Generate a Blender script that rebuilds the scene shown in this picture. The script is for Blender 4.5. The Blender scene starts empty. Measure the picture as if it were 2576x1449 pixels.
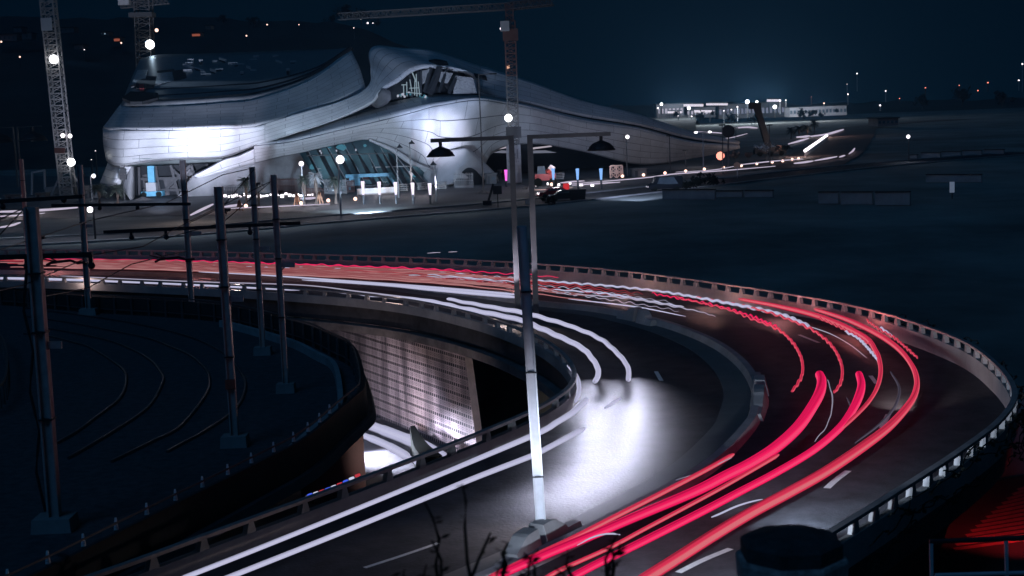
import bpy, bmesh, math, random
from mathutils import Vector, Matrix
S = bpy.context.scene
COL = S.collection
rnd = random.Random(7)
PI = math.pi

# ------------------------------------------------------------------ camera
HC = 13.0                       # the camera stands 13 m above the viaduct deck
FPX = 50 / 36 * 2576            # focal length in pixels of a 2576-wide picture
PITCH, ROLL = math.radians(7.232), math.radians(2.2)
FWD = Vector((0, math.cos(PITCH), -math.sin(PITCH)))
U0 = Vector((0, math.sin(PITCH), math.cos(PITCH))); R0 = Vector((1, 0, 0))
RT = R0 * math.cos(ROLL) - U0 * math.sin(ROLL)
UP = R0 * math.sin(ROLL) + U0 * math.cos(ROLL)
cam = bpy.data.cameras.new('camera'); camo = bpy.data.objects.new('camera', cam); COL.objects.link(camo)
cam.lens = 50; cam.sensor_width = 36; cam.clip_start = 0.1; cam.clip_end = 6000
cam.dof.use_dof = True; cam.dof.focus_distance = 130; cam.dof.aperture_fstop = 2.2
m = Matrix.Identity(4)
for i in range(3):
    m[i][0], m[i][1], m[i][2] = RT[i], UP[i], -FWD[i]
m[0][3], m[1][3], m[2][3] = 0, 0, HC
camo.matrix_world = m
S.camera = camo

# ------------------------------------------------------------------ night sky, added fill light, exposure
S.view_settings.view_transform = 'Standard'; S.view_settings.look = 'None'
S.view_settings.exposure = 0; S.view_settings.gamma = 1
S.cycles.use_denoising = True
S.cycles.max_bounces = 4; S.cycles.diffuse_bounces = 2; S.cycles.glossy_bounces = 2
S.cycles.sample_clamp_indirect = 2.0
W = bpy.data.worlds.new('World'); S.world = W; W.use_nodes = True
wn = W.node_tree
tc = wn.nodes.new('ShaderNodeTexCoord'); sep = wn.nodes.new('ShaderNodeSeparateXYZ')
rmp = wn.nodes.new('ShaderNodeValToRGB')
rmp.color_ramp.elements[0].position = 0.0; rmp.color_ramp.elements[0].color = (0.0003, 0.0056, 0.0130, 1)
rmp.color_ramp.elements[1].position = 0.12; rmp.color_ramp.elements[1].color = (0.0001, 0.0040, 0.0088, 1)
wn.links.new(tc.outputs['Generated'], sep.inputs[0]); wn.links.new(sep.outputs['Z'], rmp.inputs[0])
wn.links.new(rmp.outputs[0], wn.nodes['Background'].inputs['Color'])
wn.nodes['Background'].inputs['Strength'].default_value = 1.0
sun = bpy.data.lights.new('night_fill', 'SUN'); sun.energy = 0.24; sun.angle = math.radians(25); sun.color = (0.10, 0.42, 1.0)  # blue fill lamp, added to lift the dark surfaces
suno = bpy.data.objects.new('night_fill', sun); COL.objects.link(suno)
suno.rotation_euler = (math.radians(38), 0, math.radians(-35))

# ------------------------------------------------------------------ pixel geometry (2576 x 1449 picture)
def ray(x, y):
    return FWD + RT * ((x - 1288) / FPX) + UP * ((724.5 - y) / FPX)
def U(x, y, z=0.0):             # the point of the level z seen at a pixel
    d = ray(x, y); return Vector((0, 0, HC)) + d * ((z - HC) / d.z)
def V(x, y, Y):                 # the point at distance Y seen at a pixel
    d = ray(x, y); return Vector((0, 0, HC)) + d * (Y / d.y)
def mpp(p):                     # metres per pixel at a point
    return (p - Vector((0, 0, HC))).dot(FWD) / FPX

# ------------------------------------------------------------------ materials
MATS = {}
def mat(name, col, rough=0.7, metal=0.0, noise=0.0, scale=1.0, bump=0.0, emit=None, es=1.0, col2=None, spec=0.5):
    if name in MATS: return MATS[name]
    M = bpy.data.materials.new(name); M.use_nodes = True; MATS[name] = M
    nt = M.node_tree; b = nt.nodes['Principled BSDF']
    b.inputs['Base Color'].default_value = (*col, 1); b.inputs['Roughness'].default_value = rough
    b.inputs['Metallic'].default_value = metal; b.inputs['Specular IOR Level'].default_value = spec
    if noise or bump:
        t = nt.nodes.new('ShaderNodeTexCoord'); n = nt.nodes.new('ShaderNodeTexNoise')
        n.inputs['Scale'].default_value = scale; n.inputs['Detail'].default_value = 6; n.inputs['Roughness'].default_value = 0.65
        nt.links.new(t.outputs['Object'], n.inputs['Vector'])
        if noise:
            r = nt.nodes.new('ShaderNodeValToRGB'); r.color_ramp.elements[0].position = .3; r.color_ramp.elements[1].position = .7
            c2 = col2 or col
            r.color_ramp.elements[0].color = (*[max(0, c * (1 - noise)) for c in col], 1)
            r.color_ramp.elements[1].color = (*[min(1, c * (1 + noise)) for c in c2], 1)
            nt.links.new(n.outputs['Fac'], r.inputs[0]); nt.links.new(r.outputs[0], b.inputs['Base Color'])
        if bump:
            bp = nt.nodes.new('ShaderNodeBump'); bp.inputs['Strength'].default_value = bump; bp.inputs['Distance'].default_value = .05
            n2 = nt.nodes.new('ShaderNodeTexNoise'); n2.inputs['Scale'].default_value = scale * 9; n2.inputs['Detail'].default_value = 4
            nt.links.new(t.outputs['Object'], n2.inputs['Vector'])
            nt.links.new(n2.outputs['Fac'], bp.inputs['Height']); nt.links.new(bp.outputs[0], b.inputs['Normal'])
    if emit:
        b.inputs['Emission Color'].default_value = (*emit, 1); b.inputs['Emission Strength'].default_value = es
    return M
def glow(name, col, es=1.0, sample=True):
    M = mat(name, (0, 0, 0), emit=col, es=es, spec=0)
    if not sample: M.cycles.emission_sampling = 'NONE'
    return M
def streak(name, ca, cb, sa=22.0, e1=.75, e2=.22):      # light of a lamp that flickers a little along and across its run
    if name in MATS: return MATS[name]
    M = glow(name, ca); nt = M.node_tree; b = nt.nodes['Principled BSDF']
    t = nt.nodes.new('ShaderNodeTexCoord'); mp = nt.nodes.new('ShaderNodeMapping'); mp.inputs['Scale'].default_value = (0.05, sa, 1)
    n = nt.nodes.new('ShaderNodeTexNoise'); n.inputs['Scale'].default_value = 1.0; n.inputs['Detail'].default_value = 2
    nt.links.new(t.outputs['UV'], mp.inputs[0]); nt.links.new(mp.outputs[0], n.inputs['Vector'])
    sp = nt.nodes.new('ShaderNodeSeparateXYZ'); nt.links.new(t.outputs['UV'], sp.inputs[0])
    def mth(op, a, b_):
        q = nt.nodes.new('ShaderNodeMath'); q.operation = op
        for k, v in enumerate((a, b_)):
            if isinstance(v, (int, float)): q.inputs[k].default_value = v
            elif v is not None: nt.links.new(v, q.inputs[k])
        return q.outputs[0]
    h = mth('SINE', mth('ADD', mth('MULTIPLY', sp.outputs['Y'], 2*PI), PI/12), None)
    w = mth('ADD', mth('ABSOLUTE', mth('SUBTRACT', h, .18), None), mth('MULTIPLY', mth('SUBTRACT', n.outputs['Fac'], .5), 1.1))
    r = nt.nodes.new('ShaderNodeValToRGB'); cr_ = r.color_ramp
    cr_.elements[0].position = .18; cr_.elements[0].color = (*cb, 1); cr_.elements[1].position = .42; cr_.elements[1].color = (*ca, 1)
    e = cr_.elements.new(.72); e.color = (*[c*e1 for c in ca], 1); e = cr_.elements.new(1.0); e.color = (*[c*e2 for c in ca], 1)
    nt.links.new(w, r.inputs[0]); nt.links.new(r.outputs[0], b.inputs['Emission Color'])
    return M

ASPHALT = mat('asphalt', (.040, .040, .045), .72, noise=.5, scale=.9, bump=.35, spec=.25)
PAVING = mat('paving', (.085, .085, .09), .8, noise=.3, scale=.15, bump=.3)
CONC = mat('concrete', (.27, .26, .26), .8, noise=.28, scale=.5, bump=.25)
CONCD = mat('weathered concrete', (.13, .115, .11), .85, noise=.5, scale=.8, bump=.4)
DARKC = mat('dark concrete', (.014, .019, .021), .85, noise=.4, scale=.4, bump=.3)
STEEL = mat('galvanised steel', (.55, .55, .58), .45, .2, noise=.2, scale=2)
DSTEEL = mat('dark steel', (.03, .03, .034), .5, .3)
PSTEEL = mat('grey painted steel', (.10, .095, .095), .5, noise=.25, scale=3)
RAILM = mat('rail steel', (.25, .25, .27), .38, 1.0)
BALLAST = mat('ballast', (.06, .066, .072), .9, noise=.45, scale=2.5, bump=.25)
GRASS = mat('dry grass', (.17, .18, .165), .95, noise=.6, scale=.045, bump=.6)
WHITEP = mat('white road paint', (.72, .72, .70), .7, noise=.15, scale=5)
BLACKL = mat('dark foliage', (.012, .014, .012), .95, spec=.05)

# ------------------------------------------------------------------ mesh helpers
class MB:
    def __init__(s): s.v = []; s.f = []; s.uv = {}
    def quad(s, a, b, c, d, uv=None):
        n = len(s.v); s.v += [Vector(a), Vector(b), Vector(c), Vector(d)]; s.f.append((n, n+1, n+2, n+3))
        if uv: s.uv[len(s.f)-1] = uv
    def tri(s, a, b, c):
        n = len(s.v); s.v += [Vector(a), Vector(b), Vector(c)]; s.f.append((n, n+1, n+2))
    def box(s, c, size, rz=0.0, taper=1.0, M=None):
        c = Vector(c); hx, hy, hz = size[0]/2, size[1]/2, size[2]/2; n = len(s.v)
        R = M or Matrix.Rotation(rz, 3, 'Z')
        for dz, t in ((-hz, 1), (hz, taper)):
            for dx, dy in ((-hx, -hy), (hx, -hy), (hx, hy), (-hx, hy)):
                s.v.append(c + R @ Vector((dx*t, dy*t, dz)))
        for q in ((0,3,2,1),(4,5,6,7),(0,1,5,4),(1,2,6,5),(2,3,7,6),(3,0,4,7)): s.f.append(tuple(n+i for i in q))
    def tube(s, pts, r, k=6, closed_ends=True, flat=1.0):
        pts = [Vector(p) for p in pts]; rr = r if isinstance(r, (list, tuple)) else [r]*len(pts)
        n0 = len(s.v); L = 0.0; Ls = []
        for i, p in enumerate(pts):
            if i: L += (p - pts[i-1]).length
            Ls.append(L)
            t = (pts[min(i+1, len(pts)-1)] - pts[max(i-1, 0)]).normalized()
            a = t.cross(Vector((0, 0, 1)));
            if a.length < 1e-3: a = t.cross(Vector((1, 0, 0)))
            a.normalize(); b = a.cross(t)
            for j in range(k):
                w = 2*PI*j/k + PI/k
                s.v.append(p + a*math.cos(w)*rr[i] + b*math.sin(w)*rr[i]*flat)
        for i in range(len(pts)-1):
            for j in range(k):
                q = (n0+i*k+j, n0+i*k+(j+1) % k, n0+(i+1)*k+(j+1) % k, n0+(i+1)*k+j)
                s.f.append(q); s.uv[len(s.f)-1] = ((Ls[i], j/k), (Ls[i], (j+1)/k), (Ls[i+1], (j+1)/k), (Ls[i+1], j/k))
        if closed_ends:
            s.f.append(tuple(n0+j for j in range(k))[::-1]); s.f.append(tuple(n0+(len(pts)-1)*k+j for j in range(k)))
    def bar(s, a, b, w, h=None):         # a straight square bar
        a, b = Vector(a), Vector(b); h = h or w; t = b-a; L = t.length
        if L < 1e-6: return
        t.normalize(); sd = t.cross(Vector((0, 0, 1)))
        if abs(t.z) > .94: sd = Vector((1, 0, 0)) - t*t.x
        sd.normalize(); u = sd.cross(t)
        n = len(s.v)
        for p in (a, b):
            for i, j in ((-1,-1),(1,-1),(1,1),(-1,1)): s.v.append(p + sd*(i*w/2) + u*(j*h/2))
        for q in ((0,3,2,1),(4,5,6,7),(0,1,5,4),(1,2,6,5),(2,3,7,6),(3,0,4,7)): s.f.append(tuple(n+i for i in q))
    def ball(s, c, r, k=10, sz=1.0):
        c = Vector(c); n0 = len(s.v); m_ = k//2
        for i in range(m_+1):
            a = PI*i/m_
            for j in range(k):
                s.v.append(c + Vector((r*math.sin(a)*math.cos(2*PI*j/k), r*math.sin(a)*math.sin(2*PI*j/k), r*sz*math.cos(a))))
        for i in range(m_):
            for j in range(k): s.f.append((n0+i*k+j, n0+(i+1)*k+j, n0+(i+1)*k+(j+1) % k, n0+i*k+(j+1) % k))
    def lathe(s, c, prof, k=14, M=None):
        c = Vector(c); n0 = len(s.v)
        for r, z in prof:
            for j in range(k):
                p = Vector((r*math.cos(2*PI*(j+.5)/k), r*math.sin(2*PI*(j+.5)/k), z)); s.v.append(c + (M @ p if M else p))
        for i in range(len(prof)-1):
            for j in range(k): s.f.append((n0+i*k+j, n0+i*k+(j+1) % k, n0+(i+1)*k+(j+1) % k, n0+(i+1)*k+j))
        s.f.append(tuple(n0+j for j in range(k))[::-1]); s.f.append(tuple(n0+(len(prof)-1)*k+j for j in range(k)))
    def build(s, name, m_, parent=None, smooth=False, solid=0.0):
        me = bpy.data.meshes.new(name)
        o = bpy.data.objects.new(name, me); COL.objects.link(o)
        org = Vector((0, 0, 0))
        if parent is not None:
            o.parent = parent; org = parent.location
        elif s.v:
            org = Vector((sum(v.x for v in s.v)/len(s.v), sum(v.y for v in s.v)/len(s.v), min(v.z for v in s.v))); o.location = org
        me.from_pydata([v-org for v in s.v], [], s.f)
        if s.uv:
            ul = me.uv_layers.new(name='UVMap')
            for fi, uvs in s.uv.items():
                for li, q in zip(me.polygons[fi].loop_indices, uvs): ul.data[li].uv = q
        me.materials.append(m_)
        if smooth: me.polygons.foreach_set('use_smooth', [True]*len(me.polygons))
        me.validate(); me.update()
        if solid:
            md = o.modifiers.new('thickness', 'SOLIDIFY'); md.thickness = solid; md.offset = 0
        return o
def tag(o, label=None, cat=None, group=None, kind=None):
    for k, v in (('label', label), ('category', cat), ('group', group), ('kind', kind)):
        if v: o[k] = v
    return o
def thing(name, loc, label, cat, group=None):
    o = bpy.data.objects.new(name, None); COL.objects.link(o); o.location = loc; o.empty_display_size = .2
    return tag(o, label, cat, group)
def dup(root, loc=None, rz=None, label=None, group=None, scale=None):
    def cp(o, par):
        c = o.copy(); COL.objects.link(c)
        if par is not None: c.parent = par
        for ch in o.children: cp(ch, c)
        return c
    c = cp(root, None)
    if loc is not None: c.location = loc
    if rz is not None: c.rotation_euler = (0, 0, rz)
    if scale: c.scale = (scale,)*3
    if label: c['label'] = label
    if group: c['group'] = group
    return c
def cr(P, t):                            # Catmull-Rom through P, t in 0..1
    n = len(P)-1; x = min(max(t, 0), 1)*n; i = min(int(x), n-1); f = x-i
    p0, p1, p2, p3 = P[max(i-1, 0)], P[i], P[i+1], P[min(i+2, n)]
    if i == 0: p0 = p1*2-p2
    if i == n-1: p3 = p2*2-p1
    return ((p1*2) + (p2-p0)*f + (p0*2-p1*5+p2*4-p3)*f*f + (p1*3-p0-p2*3+p3)*f*f*f)*.5
def spline(P, step):                     # points at an even step along a smooth curve
    P = [Vector(p) for p in P]; D = [cr(P, i/(len(P)*40)) for i in range(len(P)*40+1)]
    L = [0]
    for i in range(1, len(D)): L.append(L[-1]+(D[i]-D[i-1]).length)
    n = max(2, int(round(L[-1]/step))); out = []; j = 0
    for i in range(n+1):
        s_ = L[-1]*i/n
        while j < len(L)-2 and L[j+1] < s_: j += 1
        f = (s_-L[j])/max(1e-9, L[j+1]-L[j]); out.append(D[j].lerp(D[j+1], min(1, max(0, f))))
    return out
def resamp(P, n):
    L = sum((P[i+1]-P[i]).length for i in range(len(P)-1)); Q = spline(P, L/n)
    return Q[:n+1] if len(Q) >= n+1 else resamp2(P, n)
def resamp2(P, n):
    L = [0]
    for i in range(1, len(P)): L.append(L[-1]+(P[i]-P[i-1]).length)
    out = []; j = 0
    for i in range(n+1):
        s_ = L[-1]*i/n
        while j < len(L)-2 and L[j+1] < s_: j += 1
        f = (s_-L[j])/max(1e-9, L[j+1]-L[j]); out.append(P[j].lerp(P[j+1], min(1, max(0, f))))
    return out
def side(C, d):                          # the curve moved sideways by d (to its right)
    out = []
    for i, p in enumerate(C):
        t = C[min(i+1, len(C)-1)]-C[max(i-1, 0)]; t.z = 0; t.normalize()
        out.append(p + Vector((t.y, -t.x, 0))*d)
    return out
def sweep(mb, C, prof):                  # profile of (side, height) points, closed, swept along C
    n0 = len(mb.v); k = len(prof); L = 0
    for i, p in enumerate(C):
        t = C[min(i+1, len(C)-1)]-C[max(i-1, 0)]; t.z = 0; t.normalize(); s_ = Vector((t.y, -t.x, 0))
        for a, h in prof: mb.v.append(p + s_*a + Vector((0, 0, h)))
    for i in range(len(C)-1):
        for j in range(k):
            mb.f.append((n0+i*k+j, n0+i*k+(j+1) % k, n0+(i+1)*k+(j+1) % k, n0+(i+1)*k+j))
    mb.f.append(tuple(n0+j for j in range(k))[::-1]); mb.f.append(tuple(n0+(len(C)-1)*k+j for j in range(k)))
def up(p, h): return p + Vector((0, 0, h))

#=====NEAR=====
# ------------------------------------------------------------------ road deck
INNER = spline([U(*q) for q in ((-420,735),(0,722),(400,737),(740,757),(1000,783),(1200,827),(1340,880),(1412,926),(1449,975),(1446,1015),
                                (1408,1052),(1340,1092),(1200,1155),(1000,1238),(800,1318),(500,1434),(330,1500),(100,1585))], .48)
OUTER = spline([U(*q) for q in ((-420,662),(0,660),(400,664),(800,676),(1100,687),(1450,712),(1700,743),(2000,793),(2200,838),(2400,912),(2500,985),(2545,1062),
                                (2510,1135),(2410,1220),(2290,1305),(2150,1400),(1950,1530),(1750,1660))], .48)
MEDIAN = spline([U(*q) for q in ((-420,690),(0,689),(400,695),(900,716),(1150,742),(1345,768),(1500,784),(1600,803),(1700,830),(1800,872),(1870,925),(1905,985),(1900,1040),
                                 (1880,1085),(1780,1185),(1600,1290),(1380,1400),(1200,1480),(1000,1570))], 1.0)
n = 220
A, B = resamp2(INNER, n), resamp2(OUTER, n)
mb = MB()
for i in range(n):
    for j in range(12):
        p = [A[i].lerp(B[i], j/12), A[i].lerp(B[i], (j+1)/12), A[i+1].lerp(B[i+1], (j+1)/12), A[i+1].lerp(B[i+1], j/12)]
        mb.quad(*p[::-1])
for C, sgn in ((A, -1), (B, 1)):
    for i in range(n):
        q = [C[i], C[i+1], up(C[i+1], -1.1), up(C[i], -1.1)]
        mb.quad(*(q if sgn < 0 else q[::-1]))
    for i in range(n): pass
for i in range(n): mb.quad(up(A[i], -1.1), up(A[i+1], -1.1), up(B[i+1], -1.1), up(B[i], -1.1))
tag(mb.build('road', ASPHALT, smooth=False), kind='structure')

def dash(px, w, name='lane_dash'):
    C = spline([U(*q, .008) for q in px], .5); mb = MB()
    a, b = side(C, -w/2), side(C, w/2)
    for i in range(len(C)-1): mb.quad(a[i], a[i+1], b[i+1], b[i])
    return mb.build(name, WHITEP)
for i, (px, w, where) in enumerate((
        (((1103,1366),(1010,1398),(917,1428)), .16, 'long thin lane dash left of the twin concrete blocks, lower middle'),
        (((1838,1380),(1770,1408),(1706,1440)), .22, 'bright lane dash beside the dark octagonal pillar'),
        (((2134,1184),(2104,1206),(2080,1228)), .24, 'pinkish lane dash just outside the widest red streak'),
        (((2235,1042),(2226,1060),(2218,1076)), .22, 'faint lane dash inside the outer red streak bend'),
        (((2190,945),(2205,965)), .2, 'dim lane dash between the two rightmost red bends'),
        (((1650,934),(1664,958)), .2, 'dim lane dash in the dark inner carriageway right of the headlight pool'),
        (((2010,842),(2060,862)), .2, 'faint lane dash on the far bend above the red streaks'))):
    tag(dash(px, w), 'white painted ' + where, 'road marking', 'lane dashes painted on the roads')

# ------------------------------------------------------------------ barriers: concrete parapet, posts and top rail
def barrier(name, C, hp, hr, sp, label, m_, inward, post='cone'):
    t = thing(name, C[len(C)//2], label, 'barrier')
    mb = MB(); sweep(mb, C, ((-.16, -.02), (.16, -.02), (.13, hp), (-.13, hp)))
    o = mb.build('parapet', m_, t)
    mb = MB(); sweep(mb, C, ((-.11, hr-.11), (.11, hr-.11), (.11, hr), (-.11, hr)))
    mb.build('top_rail', mat('rail paint', (.26, .235, .235), .6, noise=.3, scale=1.5), t)
    d = 0; posts = []; last = None
    for i in range(1, len(C)):
        d += (C[i]-C[i-1]).length
        if d >= sp: d -= sp; posts.append(i)
    def vis(i):
        p = C[i]; q = p - Vector((0, 0, HC)); zz = q.dot(FWD)
        return zz > 1 and -60 < q.dot(RT)/zz*FPX+1288 < 2640 and 724-q.dot(UP)/zz*FPX < 1480
    posts = sorted([i for i in posts if vis(i)], key=lambda i: C[i].length)
    rest = MB()
    for q_, i in enumerate(posts):
        tt = (C[min(i+1, len(C)-1)]-C[i-1]); a = math.atan2(tt.y, tt.x)
        mb = MB() if q_ < 95 else rest; R = Matrix.Rotation(a, 3, 'Z'); nn = len(mb.v)
        w0, w1, e = .20, .10, .10
        for dz, w in ((hp-.01, w0), (hr-.10, w1)):
            for dx, dy in ((-w, -e), (w, -e), (w, e), (-w, e)): mb.v.append(C[i] + R @ Vector((dx, dy, dz)))
        for q in ((0,3,2,1),(4,5,6,7),(0,1,5,4),(1,2,6,5),(2,3,7,6),(3,0,4,7)): mb.f.append(tuple(nn+k for k in q))
        if q_ < 95: mb.build('post', m_, t)
    if rest.v: tag(rest.build('far_posts', m_, t), kind='stuff')
    return t
barrier('road_barrier', side(OUTER, -.1), .78, 1.25, 1.45, 'long outer concrete barrier with posts and rail round the right bend', CONC, -1)
barrier('road_barrier', side(INNER, .1), .52, .95, 2.1, 'inner concrete barrier with posts and rail above the tiled underpass wall', CONC, 1)
# fascia below the inner barrier
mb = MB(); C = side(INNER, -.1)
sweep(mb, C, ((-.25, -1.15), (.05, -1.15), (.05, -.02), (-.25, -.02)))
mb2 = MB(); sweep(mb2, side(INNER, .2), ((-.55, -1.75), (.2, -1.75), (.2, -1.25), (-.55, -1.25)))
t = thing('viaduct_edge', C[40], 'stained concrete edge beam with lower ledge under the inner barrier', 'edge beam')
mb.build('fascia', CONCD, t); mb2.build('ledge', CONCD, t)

# ------------------------------------------------------------------ median kerb and blocks
t = thing('median_kerb', MEDIAN[60], 'low concrete kerb dividing the two carriageways along the bend', 'kerb')
mb = MB(); sweep(mb, MEDIAN, ((-.28, 0), (.28, 0), (.16, .34), (-.16, .34))); mb.build('kerb', CONC, t)
mb = MB(); sweep(mb, side(MEDIAN, .9), ((-.6, -.01), (.6, -.01), (.6, .012), (-.6, .012))); mb.build('gutter', mat('pale gutter', (.12, .12, .12), .8, noise=.2, scale=.6), t)
def block(px, label, twin, s=1.0):
    C = spline([U(*q, 0) for q in px], .2)
    t = thing('concrete_block', C[len(C)//2], label, 'concrete block', 'flared concrete blocks on the median')
    L = len(C)-1
    def part(a, b, flip, nm):
        mb = MB(); n0 = len(mb.v); K = 12
        for q in range(K+1):
            f = q/K; c = C[int(round((a+(b-a)*f)*L))]; tt = (C[-1]-C[0]); tt.normalize(); sd = Vector((tt.y, -tt.x, 0))
            g = f if flip else 1-f
            h = (.34 + .46*min(1, max(0, (g-.35)/.35)))*s; w = (.28+.16*min(1, g*1.4))*s
            for aa, hh in ((-w, 0), (w, 0), (w*.55, h), (-w*.55, h)): mb.v.append(c + sd*aa + Vector((0, 0, hh)))
        for q in range(K):
            for j in range(4): mb.f.append((n0+q*4+j, n0+q*4+(j+1) % 4, n0+(q+1)*4+(j+1) % 4, n0+(q+1)*4+j))
        mb.f.append((n0+3, n0+2, n0+1, n0)); e = n0+K*4; mb.f.append((e, e+1, e+2, e+3))
        mb.build(nm, CONC, t)
    part(0, .44, True, 'flared_half'); part(.56, 1, False, 'flared_half')
block(((1255,1452),(1330,1400),(1372,1372),(1450,1336)), 'pair of large flared concrete blocks at the foot of the near steel pole', True)
block(((1560,800),(1600,806),(1645,820)), 'pair of small flared concrete blocks on the far median', True)
block(((1905,952),(1912,990),(1905,1060)), 'flared concrete block at the tip of the median bend', True, .9)

# ------------------------------------------------------------------ light streaks of the traffic
LTW = streak('white head light', (.48, .48, .68), (.54, .54, .73), 3, .95, .45)
LTW2 = streak('pale head light', (.36, .34, .46), (.46, .44, .58), 6)
LTR = streak('red tail light', (.93, .011, .115), (.92, .06, .17), 9)
LTS = streak('salmon tail light', (.74, .035, .095), (.68, .15, .18), 9)
LTD = streak('dim salmon tail light', (.33, .095, .105), (.48, .26, .26), 5)
LTP = streak('rosy tail light', (.42, .025, .05), (.40, .08, .09), 5)
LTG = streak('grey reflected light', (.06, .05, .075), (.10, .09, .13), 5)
def trail(px, w, m_, label, z=.7, wig=0, wl=2.2, group='light streaks of the traffic', flat=1.0):
    P = [U(q[0], q[1], z) for q in px]; C = spline(P, .22 if wig else .35 if len(px) > 6 else .8)
    if wig:
        for i, p in enumerate(C): p.z += wig*math.sin(i*.22/wl*2*PI) + wig*.4*math.sin(i*.22/wl*4.7)
    K = len(C)-1; r = []
    ww = w if isinstance(w, (list, tuple)) else (w, w)
    for i, p in enumerate(C):
        f = i/K*(len(ww)-1); j = min(int(f), len(ww)-2); wp = ww[j]+(ww[j+1]-ww[j])*(f-j)
        e = min(1, math.sqrt(max(0.0, min(i, K-i)*.22+.02)/.25))
        r.append(max(.01, wp*mpp(p)/2*(.35+.65*e)))
    mb = MB(); mb.tube(C, r, 12, flat=flat)
    return tag(mb.build('light_streak', m_, smooth=True), label, 'light streak', group)
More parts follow.
